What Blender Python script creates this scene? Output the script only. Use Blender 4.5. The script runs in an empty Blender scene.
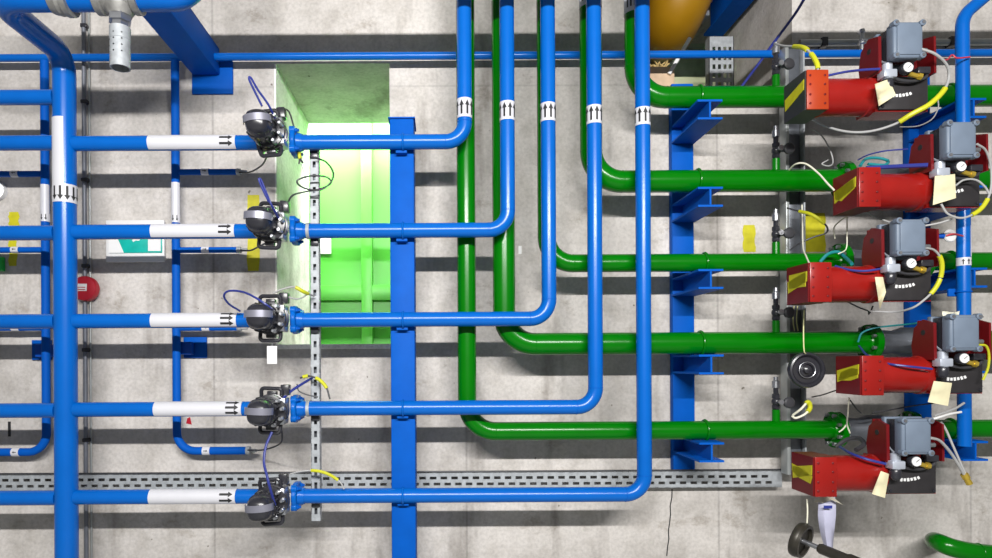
import bpy, bmesh, math, random
from mathutils import Vector, Matrix
random.seed(7)
C = bpy.context.scene.collection
R = math.radians
V = Vector

# ---------------------------------------------------------------- place: wall plane Y=0, camera at Y=-3.2
D, S, ZC, VX, VY = 3.2, 0.005, 1.7, 440.0, 362.0
ROLL = R(0.3)
_c, _s = math.cos(ROLL), math.sin(ROLL)
def kk(z): return D / (D - z)
def P(px, py, z):
    """point of the room at distance z in front of the wall seen at photo pixel (px, py)"""
    dx, dy = px - VX, py - VY
    x, y = dx * _c - dy * _s, dx * _s + dy * _c
    k = kk(z)
    return V((x * S / k, -z, ZC - y * S / k))
def PX(px, py, z): return P(px, py, z).x
def PZ(px, py, z): return P(px, py, z).z

# ---------------------------------------------------------------- materials
MATS = {}
def mat(name, col, rough=0.45, metal=0.0, noise=0.06, scale=14.0, bump=0.0, spec=0.5, coat=0.0, emit=None, estr=0.0):
    m = bpy.data.materials.new(name); m.use_nodes = True
    nt = m.node_tree; b = nt.nodes['Principled BSDF']
    b.inputs['Roughness'].default_value = rough
    b.inputs['Metallic'].default_value = metal
    b.inputs['Specular IOR Level'].default_value = spec
    b.inputs['Coat Weight'].default_value = coat
    tc = nt.nodes.new('ShaderNodeTexCoord')
    nz = nt.nodes.new('ShaderNodeTexNoise'); nz.inputs['Scale'].default_value = scale; nz.inputs['Detail'].default_value = 4
    nt.links.new(tc.outputs['Object'], nz.inputs['Vector'])
    rp = nt.nodes.new('ShaderNodeValToRGB')
    rp.color_ramp.elements[0].position = 0.3; rp.color_ramp.elements[1].position = 0.7
    lo = [max(0, c * (1 - noise)) for c in col]; hi = [min(1, c * (1 + noise)) for c in col]
    rp.color_ramp.elements[0].color = (*lo, 1); rp.color_ramp.elements[1].color = (*hi, 1)
    nt.links.new(nz.outputs['Fac'], rp.inputs['Fac'])
    nt.links.new(rp.outputs['Color'], b.inputs['Base Color'])
    if bump:
        bp = nt.nodes.new('ShaderNodeBump'); bp.inputs['Strength'].default_value = bump; bp.inputs['Distance'].default_value = 0.004
        nt.links.new(nz.outputs['Fac'], bp.inputs['Height']); nt.links.new(bp.outputs['Normal'], b.inputs['Normal'])
    if emit:
        b.inputs['Emission Color'].default_value = (*emit, 1); b.inputs['Emission Strength'].default_value = estr
    MATS[name] = m
    return m

def concrete(name, base=(0.53, 0.50, 0.475), seams=True):
    m = bpy.data.materials.new(name); m.use_nodes = True
    nt = m.node_tree; b = nt.nodes['Principled BSDF']; L = nt.links.new
    b.inputs['Roughness'].default_value = 0.8; b.inputs['Specular IOR Level'].default_value = 0.25
    tc = nt.nodes.new('ShaderNodeTexCoord')
    def noise(scale, detail, rough, sc=(1, 1, 1), off=(0, 0, 0)):
        mp = nt.nodes.new('ShaderNodeMapping'); mp.inputs['Scale'].default_value = sc; mp.inputs['Location'].default_value = off
        L(tc.outputs['Object'], mp.inputs['Vector'])
        n = nt.nodes.new('ShaderNodeTexNoise'); n.inputs['Scale'].default_value = scale
        n.inputs['Detail'].default_value = detail; n.inputs['Roughness'].default_value = rough
        L(mp.outputs['Vector'], n.inputs['Vector']); return n.outputs['Fac']
    def ramp(fac, p0, c0, p1, c1):
        r = nt.nodes.new('ShaderNodeValToRGB'); e = r.color_ramp.elements
        e[0].position, e[1].position = p0, p1; e[0].color, e[1].color = (*c0, 1), (*c1, 1)
        L(fac, r.inputs['Fac']); return r.outputs['Color']
    def mul(a, c, f=1.0):
        x = nt.nodes.new('ShaderNodeMix'); x.data_type = 'RGBA'; x.blend_type = 'MULTIPLY'; x.inputs[0].default_value = f
        L(a, x.inputs[6]); L(c, x.inputs[7]); return x.outputs[2]
    col = ramp(noise(1.1, 5, 0.6), 0.3, [c * 0.80 for c in base], 0.68, [c * 1.14 for c in base])
    col = mul(col, ramp(noise(6.5, 6, 0.65), 0.32, (0.80, 0.79, 0.77), 0.56, (1.05, 1.05, 1.05)))
    col = mul(col, ramp(noise(60, 3, 0.6), 0.3, (0.82, 0.82, 0.82), 0.6, (1, 1, 1)))
    # damp vertical run marks
    col = mul(col, ramp(noise(2.2, 4, 0.6, (2.2, 1, 0.35), (3.1, 0, 0)), 0.33, (0.66, 0.65, 0.64), 0.44, (1, 1, 1)))
    # dark specks and small blow holes
    col = mul(col, ramp(noise(26, 2, 0.5, (1, 1, 1), (5, 2, 1)), 0.22, (0.35, 0.33, 0.3), 0.27, (1, 1, 1)))
    # scuffed patches
    col = mul(col, ramp(noise(3.3, 8, 0.75, (1, 1, 1.4), (9, 0, 4)), 0.36, (0.76, 0.74, 0.71), 0.43, (1, 1, 1)))
    if seams:
        sx = nt.nodes.new('ShaderNodeSeparateXYZ'); L(tc.outputs['Object'], sx.inputs[0])
        def seam(axis, period, off, w, dark):
            a = nt.nodes.new('ShaderNodeMath'); a.operation = 'ADD'; a.inputs[1].default_value = off; L(sx.outputs[axis], a.inputs[0])
            mo = nt.nodes.new('ShaderNodeMath'); mo.operation = 'PINGPONG'; mo.inputs[1].default_value = period / 2; L(a.outputs[0], mo.inputs[0])
            return ramp(mo.outputs[0], w, (dark,) * 3, w + 0.004, (1, 1, 1))
        col = mul(col, seam('X', 1.26, 1.13 + 1.26 * 4, 0.0025, 0.72))
        col = mul(col, seam('Z', 2.5, -0.58 + 2.5, 0.0018, 0.82))
    L(col, b.inputs['Base Color'])
    bp = nt.nodes.new('ShaderNodeBump'); bp.inputs['Strength'].default_value = 0.25; bp.inputs['Distance'].default_value = 0.006
    L(noise(22, 6, 0.6), bp.inputs['Height']); L(bp.outputs['Normal'], b.inputs['Normal'])
    MATS[name] = m
    return m

concrete('concrete_wall')
concrete('concrete_plain', (0.46, 0.45, 0.43), False)
concrete('concrete_jamb', (0.88, 0.87, 0.81), False)  # base raised so the left jamb looks brightly lit
mat('blue', (0.0008, 0.098, 0.42), 0.24, spec=0.28, noise=0.04, scale=9)
mat('blue_dull', (0.001, 0.080, 0.40), 0.55, spec=0.08, noise=0.06, scale=12)
mat('blue_dark', (0.002, 0.06, 0.36), 0.4, spec=0.2, noise=0.06, scale=12)
mat('green', (0.0003, 0.128, 0.001), 0.22, spec=0.28, noise=0.06, scale=9)
mat('red', (0.235, 0.008, 0.006), 0.26, spec=0.4, noise=0.08, scale=10)
mat('red_orange', (0.33, 0.036, 0.008), 0.36, spec=0.3, noise=0.08, scale=10)
mat('red_dark', (0.125, 0.005, 0.007), 0.36, spec=0.3, noise=0.10, scale=10)
mat('yellow_pipe', (0.30, 0.15, 0.002), 0.4, noise=0.08, scale=6)
mat('yellow_paint', (0.48, 0.44, 0.004), 0.6, noise=0.12, scale=30)
mat('yellow_sleeve', (0.48, 0.48, 0.012), 0.45, noise=0.05)
mat('white_marker', (0.56, 0.56, 0.60), 0.4, noise=0.02)
mat('white_plastic', (0.66, 0.66, 0.66), 0.4, noise=0.02)
mat('black_ink', (0.012, 0.012, 0.014), 0.5, noise=0.02)
mat('black_plastic', (0.022, 0.022, 0.028), 0.27, noise=0.1, scale=40)
mat('black_cover', (0.022, 0.020, 0.022), 0.42, noise=0.12, scale=30)
mat('rubber', (0.03, 0.03, 0.035), 0.5, noise=0.1)
mat('steel', (0.42, 0.43, 0.46), 0.32, 0.9, noise=0.12, scale=30)
mat('galvanised', (0.33, 0.35, 0.37), 0.58, 0.25, noise=0.16, scale=45)
mat('silver_band', (0.22, 0.22, 0.27), 0.35, 0.4, noise=0.06)
mat('cast_iron', (0.24, 0.235, 0.225), 0.5, 0.4, noise=0.2, scale=40, bump=0.2)
mat('strut_dark', (0.13, 0.14, 0.16), 0.4, 0.6, noise=0.2, scale=20)
mat('grey_box', (0.135, 0.17, 0.225), 0.42, spec=0.3, noise=0.05, scale=20)
mat('grey_regulator', (0.42, 0.45, 0.52), 0.38, 0.3, noise=0.08)
mat('conduit_dark', (0.16, 0.17, 0.20), 0.45, 0.3, noise=0.15)
mat('conduit_grey', (0.36, 0.38, 0.38), 0.4, 0.5, noise=0.1)
mat('brass', (0.60, 0.42, 0.06), 0.35, 0.7, noise=0.1)
mat('cream_paper', (0.60, 0.55, 0.36), 0.7, noise=0.08, scale=25)
mat('violet_paper', (0.46, 0.46, 0.60), 0.7, noise=0.06, scale=25)
mat('white_cord', (0.70, 0.68, 0.55), 0.7, noise=0.05)
mat('cable_grey', (0.33, 0.33, 0.33), 0.5, noise=0.05)
mat('cable_black', (0.03, 0.03, 0.035), 0.45, noise=0.05)
mat('cable_blue', (0.02, 0.03, 0.20), 0.35, noise=0.05)
mat('cable_teal', (0.01, 0.20, 0.22), 0.4, noise=0.05)
mat('cable_red', (0.50, 0.03, 0.05), 0.45, noise=0.05)
mat('bell_red', (0.36, 0.008, 0.02), 0.35, noise=0.06)
mat('teal', (0.0, 0.36, 0.30), 0.4, noise=0.12, scale=20)
mat('door_green', (0.07, 0.40, 0.035), 0.4, noise=0.06, scale=5)
mat('olive', (0.50, 0.53, 0.33), 0.6, noise=0.1)
mat('wood', (0.50, 0.36, 0.24), 0.7, noise=0.15, scale=20)
mat('wool', (0.42, 0.30, 0.12), 0.9, noise=0.3, scale=60)
mat('dark_wall', (0.30, 0.38, 0.30), 0.7, noise=0.3, scale=10)
mat('dark_handwheel', (0.035, 0.031, 0.024), 0.4, 0.3, noise=0.2, scale=30)
mat('floor_paint', (0.30, 0.31, 0.30), 0.5, noise=0.1, scale=4)
mat('lamp_glass', (0.8, 0.8, 0.8), 0.3, noise=0.01, emit=(1, 1, 1), estr=3.0)
mat('bright_green', (0.0, 0.42, 0.05), 0.4, noise=0.03)
mat('string_yellow', (0.62, 0.60, 0.30), 0.7, noise=0.05)

# ---------------------------------------------------------------- mesh builder
class MB:
    def __init__(self): self.bm = bmesh.new()
    def box(self, c, s, rot=None, bev=0.0, seg=2):
        M = Matrix.Translation(V(c)) @ (rot.to_4x4() if rot else Matrix.Identity(4)) @ Matrix.Diagonal((s[0], s[1], s[2], 1))
        tmp = bmesh.new(); bmesh.ops.create_cube(tmp, size=1, matrix=M)
        if bev: bmesh.ops.bevel(tmp, geom=tmp.edges[:], offset=bev, segments=seg, affect='EDGES', profile=0.5)
        self._merge(tmp); return self
    def _merge(self, tmp):
        me = bpy.data.meshes.new('tmp'); tmp.to_mesh(me); tmp.free(); self.bm.from_mesh(me); bpy.data.meshes.remove(me)
    def faces(self, verts, faces):
        vs = [self.bm.verts.new(v) for v in verts]
        for f in faces:
            try: self.bm.faces.new([vs[i] for i in f])
            except ValueError: pass
        return self
    def tube(self, pts, r, seg=20, cap=True):
        pts = [V(p) for p in pts]; n = len(pts)
        rs = r if isinstance(r, (list, tuple)) else [r] * n
        tang = []
        for i in range(n):
            a = pts[max(0, i - 1)]; b = pts[min(n - 1, i + 1)]; t = (b - a)
            tang.append(t.normalized() if t.length > 1e-9 else V((0, 0, 1)))
        up = V((0, 0, 1)) if abs(tang[0].z) < 0.9 else V((1, 0, 0))
        nrm = (up - tang[0] * up.dot(tang[0])).normalized()
        rings = []
        for i in range(n):
            t = tang[i]; nrm = (nrm - t * nrm.dot(t)); nrm.normalize(); b = t.cross(nrm)
            rings.append([self.bm.verts.new(pts[i] + (nrm * math.cos(2 * math.pi * j / seg) + b * math.sin(2 * math.pi * j / seg)) * rs[i]) for j in range(seg)])
        for i in range(n - 1):
            for j in range(seg):
                self.bm.faces.new((rings[i][j], rings[i][(j + 1) % seg], rings[i + 1][(j + 1) % seg], rings[i + 1][j]))
        if cap:
            self.bm.faces.new(list(reversed(rings[0]))); self.bm.faces.new(rings[-1])
        return self
    def cyl(self, a, b, r, r2=None, seg=24): return self.tube([a, b], [r, r if r2 is None else r2], seg)
    def lathe(self, base, axis, prof, seg=28):
        """prof: list of (distance along axis, radius)"""
        axis = V(axis).normalized(); base = V(base)
        up = V((0, 0, 1)) if abs(axis.z) < 0.9 else V((1, 0, 0))
        n = (up - axis * up.dot(axis)).normalized(); b = axis.cross(n)
        rings = []
        for d, r in prof:
            r = max(r, 1e-4)
            rings.append([self.bm.verts.new(base + axis * d + (n * math.cos(2 * math.pi * j / seg) + b * math.sin(2 * math.pi * j / seg)) * r) for j in range(seg)])
        for i in range(len(rings) - 1):
            for j in range(seg):
                self.bm.faces.new((rings[i][j], rings[i][(j + 1) % seg], rings[i + 1][(j + 1) % seg], rings[i + 1][j]))
        self.bm.faces.new(list(reversed(rings[0]))); self.bm.faces.new(rings[-1])
        return self
    def torus(self, c, axis, R0, r, seg=32, rs=10):
        c = V(c); axis = V(axis).normalized()
        up = V((0, 0, 1)) if abs(axis.z) < 0.9 else V((1, 0, 0))
        n = (up - axis * up.dot(axis)).normalized(); b = axis.cross(n)
        rings = []
        for i in range(seg):
            a = 2 * math.pi * i / seg; d = n * math.cos(a) + b * math.sin(a)
            rings.append([self.bm.verts.new(c + d * (R0 + r * math.cos(2 * math.pi * j / rs)) + axis * r * math.sin(2 * math.pi * j / rs)) for j in range(rs)])
        for i in range(seg):
            for j in range(rs):
                self.bm.faces.new((rings[i][j], rings[i][(j + 1) % rs], rings[(i + 1) % seg][(j + 1) % rs], rings[(i + 1) % seg][j]))
        return self
    def sphere(self, c, r, sc=(1, 1, 1)):
        M = Matrix.Translation(V(c)) @ Matrix.Diagonal((*sc, 1))
        bmesh.ops.create_uvsphere(self.bm, u_segments=20, v_segments=12, radius=r, matrix=M); return self
    def prism(self, poly, a, b):
        """poly: list of points; extruded by vector b-a (points are relative to a)"""
        a = V(a); d = V(b) - a; n = len(poly)
        v0 = [self.bm.verts.new(a + V(p)) for p in poly]; v1 = [self.bm.verts.new(a + V(p) + d) for p in poly]
        self.bm.faces.new(v0); self.bm.faces.new(list(reversed(v1)))
        for i in range(n):
            self.bm.faces.new((v0[i], v1[i], v1[(i + 1) % n], v0[(i + 1) % n]))
        return self
    def band(self, a, b, r, a0, a1, th=0.0012, seg=20):
        """part of a sleeve on a round pipe a->b, angles from the side that faces the room"""
        a = V(a); b = V(b); t = (b - a).normalized(); f = V((0, -1, 0)); f = (f - t * f.dot(t)).normalized(); u = t.cross(f)
        g = []
        for rr in (r + 0.0004, r + 0.0004 + th):
            for p in (a, b):
                g.append([self.bm.verts.new(p + (f * math.cos(a0 + (a1 - a0) * i / seg) + u * math.sin(a0 + (a1 - a0) * i / seg)) * rr) for i in range(seg + 1)])
        for i in range(seg):
            for A, B in ((g[0], g[1]), (g[2], g[3]), (g[0], g[2]), (g[1], g[3])):
                self.bm.faces.new((A[i], A[i + 1], B[i + 1], B[i]))
        for i in (0, seg):
            self.bm.faces.new((g[0][i], g[1][i], g[3][i], g[2][i]))
        return self
    def arrow(self, a, t, r, ang, length, hw, hl, hh):
        """arrow lying on a round pipe: starts at a, runs along t"""
        a = V(a); t = V(t).normalized(); f = V((0, -1, 0)); f = (f - t * f.dot(t)).normalized(); u = t.cross(f)
        rr = r + 0.0024
        def q(d, w):
            an = ang + w / r
            return a + t * d + (f * math.cos(an) + u * math.sin(an)) * rr
        L = length - hl
        self.faces([q(0, -hw), q(0, 0), q(0, hw), q(L, hw), q(L, 0), q(L, -hw)], [(0, 1, 4, 5), (1, 2, 3, 4)])
        self.faces([q(L, -hh), q(L, 0), q(L, hh), q(length, 0)], [(0, 1, 3), (1, 2, 3)])
        return self
    def build(self, name, m, parent=None, origin=None, smooth=35, local=False):
        bm = self.bm
        bmesh.ops.recalc_face_normals(bm, faces=bm.faces[:])
        if local: o_loc = V((0, 0, 0))
        elif parent is not None:
            p = parent
            while p.parent: p = p.parent
            o_loc = p.location.copy()
        elif origin is not None: o_loc = V(origin)
        else:
            xs = [v.co for v in bm.verts]
            o_loc = V(((min(v.x for v in xs) + max(v.x for v in xs)) / 2, (min(v.y for v in xs) + max(v.y for v in xs)) / 2, min(v.z for v in xs)))
        bmesh.ops.translate(bm, verts=bm.verts[:], vec=-o_loc)
        me = bpy.data.meshes.new(name); bm.to_mesh(me); bm.free()
        me.materials.append(MATS[m])
        for f in me.polygons: f.use_smooth = True
        me.set_sharp_from_angle(angle=R(smooth))
        o = bpy.data.objects.new(name, me); C.objects.link(o)
        if parent is not None: o.parent = parent
        elif not local: o.location = o_loc
        return o

def tag(o, label, cat, group=None, kind=None):
    o['label'] = label; o['category'] = cat
    if group: o['group'] = group
    if kind: o['kind'] = kind
    return o
def thing(name, label, cat, loc, group=None):
    o = bpy.data.objects.new(name, None); C.objects.link(o); o.location = V(loc); o.empty_display_size = 0.1
    return tag(o, label, cat, group)
def struct(o): o['kind'] = 'structure'; return o
def copy_tree(o, parent=None):
    c = o.copy(); C.objects.link(c)
    if parent: c.parent = parent
    for ch in list(o.children): copy_tree(ch, c)
    return c
def fillet(pts, rad, n=10):
    pts = [V(p) for p in pts]; out = [pts[0]]
    for i in range(1, len(pts) - 1):
        a, p, b = pts[i - 1], pts[i], pts[i + 1]
        r = rad[i - 1] if isinstance(rad, (list, tuple)) else rad
        d0 = (a - p).normalized(); d1 = (b - p).normalized(); ang = d0.angle(d1)
        t = r / math.tan(ang / 2); cdir = (d0 + d1).normalized(); c = p + cdir * (r / math.sin(ang / 2))
        s0 = p + d0 * t - c; s1 = p + d1 * t - c; tot = s0.angle(s1); ax = s0.cross(s1).normalized()
        for j in range(n + 1):
            out.append(c + Matrix.Rotation(tot * j / n, 3, ax) @ s0)
    out.append(pts[-1]); return out
def spline(pts, n=8):
    pts = [V(p) for p in pts]; q = [pts[0] * 2 - pts[1]] + pts + [pts[-1] * 2 - pts[-2]]; out = []
    for i in range(1, len(q) - 2):
        for j in range(n):
            t = j / n; a, b, c, d = q[i - 1], q[i], q[i + 1], q[i + 2]
            out.append(0.5 * ((2 * b) + (c - a) * t + (2 * a - 5 * b + 4 * c - d) * t * t + (3 * b - a - 3 * c + d) * t ** 3))
    out.append(pts[-1]); return out

# ---------------------------------------------------------------- the setting
def wall_with_holes(name, xs, zs, holes, y0, y1, m):
    mb = MB()
    nx, nz = len(xs) - 1, len(zs) - 1
    solid = lambda i, j: 0 <= i < nx and 0 <= j < nz and (i, j) not in holes
    for i in range(nx):
        for j in range(nz):
            if not solid(i, j): continue
            a, b, c, d = xs[i], xs[i + 1], zs[j], zs[j + 1]
            for y in (y0, y1): mb.faces([(a, y, c), (b, y, c), (b, y, d), (a, y, d)], [(0, 1, 2, 3)])
            if not solid(i - 1, j): mb.faces([(a, y0, c), (a, y1, c), (a, y1, d), (a, y0, d)], [(0, 1, 2, 3)])
            if not solid(i + 1, j): mb.faces([(b, y0, c), (b, y1, c), (b, y1, d), (b, y0, d)], [(0, 1, 2, 3)])
            if not solid(i, j - 1): mb.faces([(a, y0, c), (b, y0, c), (b, y1, c), (a, y1, c)], [(0, 1, 2, 3)])
            if not solid(i, j + 1): mb.faces([(a, y0, d), (b, y0, d), (b, y1, d), (a, y1, d)], [(0, 1, 2, 3)])
    bmesh.ops.remove_doubles(mb.bm, verts=mb.bm.verts[:], dist=1e-5)
    return struct(mb.build(name, m, origin=(0, 0, 0)))
o1x0, o1x1 = PX(275, 200, 0), PX(389.5, 90, 0)
o1z0, o1z1 = PZ(330, 349, 0), PZ(330, 63.5, 0)
o2x0, o2x1, o2z0 = PX(648, 40, 0), PX(792, 20, 0), PZ(700, 99, 0)
wall_with_holes('wall_back', [-4.6, o1x0, o1x1, o2x0, o2x1, 5.0], [0, o1z0, o2z0, o1z1, 4.1, 4.4],
                {(1, 1), (1, 2), (3, 2), (3, 3)}, 0.0, 0.8, 'concrete_wall')
struct(MB().box((0.2, -2.4, -0.05), (9.6, 6.4, 0.1)).build('floor', 'floor_paint', origin=(0, 0, 0)))
# room behind the wall
struct(MB().box((0.2, 2.3, 2.2), (9.6, 0.1, 4.4)).build('wall_far', 'dark_wall', origin=(0, 0, 0)))
struct(MB().box((0.2, 1.55, -0.05), (9.6, 1.4, 0.1)).build('floor_beyond', 'floor_paint', origin=(0, 0, 0)))
struct(MB().box((0.2, 1.55, 4.45), (9.6, 1.4, 0.1)).build('ceiling_beyond', 'concrete_plain', origin=(0, 0, 0)))
# thin sheet on the left jamb, coloured pale as if brightly lit; and the sill
struct(MB().box((o1x0 + 0.004, 0.40, (o1z0 + o1z1) / 2), (0.008, 0.80, o1z1 - o1z0 - 0.002)).build('trim_1', 'concrete_jamb', origin=(0, 0, 0)))
struct(MB().box(((o1x0 + o1x1) / 2, 0.01, o1z0 + 0.012), (o1x1 - o1x0, 0.05, 0.024), bev=0.003).build('trim_2', 'concrete_jamb', origin=(0, 0, 0)))

ca0, ca1 = P(672, 489, 0), P(667, 556, 0)
mb = MB(); vs = []
for j in range(9):
    u = j / 8; p = ca0.lerp(ca1, u); vs += [(p.x + 0.003 * math.sin(j * 2.3) - 0.0028, -0.0006, p.z), (p.x + 0.003 * math.sin(j * 2.3) + 0.0028, -0.0006, p.z)]
mb.faces(vs, [(2 * j, 2 * j + 1, 2 * j + 3, 2 * j + 2) for j in range(8)])
struct(mb.build('trim_3', 'black_ink', origin=(0, 0, 0)))

# green steel door behind the opening
YD = 1.15
def DX(px): return (px - VX) * S * (D + YD) / D
def DZ(py): return ZC + (VY - py) * S * (D + YD) / D
d = struct(bpy.data.objects.new('door_1', None)); C.objects.link(d); d.location = (DX(340), YD, 0.9)
MB().box((DX(345), YD + 0.05, 1.9), (1.5, 0.03, 3.2)).build('door_panel', 'door_green', d)
mb = MB()
mb.box((DX(367.5), YD + 0.01, 1.9), (DX(373) - DX(362), 0.06, 3.2), bev=0.004)
mb.box((DX(345), YD + 0.0105, DZ(292.5)), (1.5, 0.058, DZ(285) - DZ(300)), bev=0.004)
mb.box((DX(345), YD + 0.0105, DZ(351)), (1.5, 0.058, 0.05), bev=0.004)
mb.build('door_rib', 'door_green', d)
MB().box((DX(325.5), YD + 0.03, DZ(243)), (DX(331) - DX(320), 0.004, DZ(234) - DZ(253))).build('door_notice', 'white_plastic', d)

# ---------------------------------------------------------------- pipe markers
def arrows_on(parent, a, t, r, length, angs, hw=0.0035, hl=0.014, hh=0.009):
    for an in angs:
        MB().arrow(a, t, r, an, length, hw, hl, hh).build('flow_arrow', 'black_ink', parent)

ZB, ZG = 0.38, 0.27
RB = 0.0325
yb = [142.5, 231, 320, 408.5, 496]            # the five blue lines at mid run (x about 300)
BZ = [PZ(300, y, ZB) for y in yb]
# --- blue riser with its branches
rx = PX(65.5, 300, ZB); RR = 0.0475
riser = thing('pipe_manifold', 'thick blue pipe riser on the left with branch pipes to both sides', 'pipe', (rx, -ZB, 0))
zf = 0.82; ztop = PZ(100, -2, zf)
MB().tube(fillet([(rx, -ZB, 0.0), (rx, -ZB, ztop), (rx, -zf, ztop), (PX(198, 0, zf), -zf, ztop), (PX(198, 0, zf), -zf, ztop + 0.5)], [0.09, 0.11, 0.10]), RR, 32).build('riser_pipe', 'blue', riser)
ly = [97.5, 143, 233, 321.5, 410.5, 498]
for y in ly:
    z = PZ(25, y, ZB)
    MB().cyl((rx - 0.9, -ZB, z), (rx - RR + 0.006, -ZB, z), RB).build('branch_pipe', 'blue', riser)
xend = [PX(240, y, ZB) + 0.09 for y in yb]
marks = [(150, 237), (153, 236), (153, 238), (156, 243), (151, 237)]
for i, y in enumerate(yb):
    z = BZ[i]
    MB().cyl((rx + RR - 0.006, -ZB, z), (-0.79, -ZB, z), RB).build('branch_pipe', 'blue', riser)
    x0, x1 = PX(marks[i][0], y, ZB), PX(marks[i][1], y, ZB)
    up = (-2.15, 0.95) if i > 0 else (-2.0, 1.15)
    m = MB().band((x0, -ZB, z), (x1, -ZB, z), RB, up[0], up[1]).build('pipe_marker', 'white_marker', riser)
    arrows_on(m, (x1 - 0.068, -ZB, z), (1, 0, 0), RB, 0.058, [(-0.45, 0.35), (-0.5, 0.25), (-0.95, -0.25, 0.45), (-0.95, -0.25, 0.45), (-0.45, 0.35)][i], hw=0.0048, hl=0.02, hh=0.012)
# weld collars on the riser tees
zr0 = PZ(65, 120, ZB); zr1 = PZ(65, 186, ZB); zr2 = PZ(65, 204, ZB)
MB().band((rx, -ZB, zr1), (rx, -ZB, zr0), RR, -1.2, 0.42).build('pipe_marker', 'white_marker', riser)
m = MB().band((rx, -ZB, zr2), (rx, -ZB, zr1), RR, -1.4, 2.3).build('arrow_marker', 'white_marker', riser)
arrows_on(m, (rx, -ZB, zr1 - 0.010), (0, 0, -1), RR, 0.060, (-1.75, -1.25, -0.7, -0.15, 0.4), hw=0.0045, hl=0.02, hh=0.012)
# fittings on the overhead part
xa = PX(58, 0, zf)
MB().lathe((xa - 0.02, -zf, ztop), (1, 0, 0), [(0, 0.048), (0, 0.055), (0.03, 0.062), (0.05, 0.052), (0.05, 0.066), (0.07, 0.066), (0.07, 0.048)]).build('pipe_coupling', 'cast_iron', riser)
xt = PX(120, 10, zf)
mb = MB().lathe((xt - 0.085, -zf, ztop), (1, 0, 0), [(0, 0.048), (0, 0.060), (0.022, 0.060), (0.028, 0.053), (0.05, 0.056), (0.08, 0.062), (0.11, 0.056), (0.132, 0.053), (0.138, 0.060), (0.16, 0.060), (0.16, 0.048)])
mb.lathe((xt, -zf, ztop - 0.035), (0, 0, -1), [(0, 0.056), (0.012, 0.052), (0.025, 0.044), (0.034, 0.040)])
mb.build('tee_fitting', 'cast_iron', riser)
MB().lathe((xt, -zf, ztop - 0.066), (0, 0, -1), [(0, 0.036), (0, 0.042), (0.026, 0.042), (0.028, 0.031), (0.05, 0.031)], 6).build('hex_nut', 'steel', riser)
mb = MB().lathe((xt, -zf, ztop - 0.112), (0, 0, -1), [(0, 0.030), (0.0, 0.037), (0.045, 0.037), (0.047, 0.0355), (0.150, 0.0355), (0.150, 0.031), (0.02, 0.030)])
sl = mb.build('drain_sleeve', 'galvanised', riser)
for zz in (0.03, 0.052, 0.075, 0.098):
    for an in (-1.0, -0.2, 0.6):
        t = V((math.sin(an), -math.cos(an), 0))
        p = V((xt, -zf, ztop - 0.112 - zz))
        MB().cyl(p + t * 0.030, p + t * 0.0372, 0.0028, seg=10).build('drain_hole', 'black_ink', sl)

# --- support beam at the upper left
bl = P(194, 77, 0); br = P(221, 77, 0)
bm_ = thing('support_beam', 'square blue steel beam standing out of the wall at the upper left', 'beam', (bl.x + 0.067, 0, bl.z))
pl0, pl1 = P(193, 95, 0), P(233.5, 62, 0)
MB().box(((pl0.x + pl1.x) / 2, -0.008, (pl0.z + pl1.z) / 2), (pl1.x - pl0.x, 0.014, pl1.z - pl0.z), bev=0.002).build('base_plate', 'blue_dull', bm_)
bw = br.x - bl.x
MB().box(((bl.x + br.x) / 2, -0.475, bl.z + bw / 2), (bw, 0.92, bw), bev=0.008).build('beam_profile', 'blue_dull', bm_)

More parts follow.
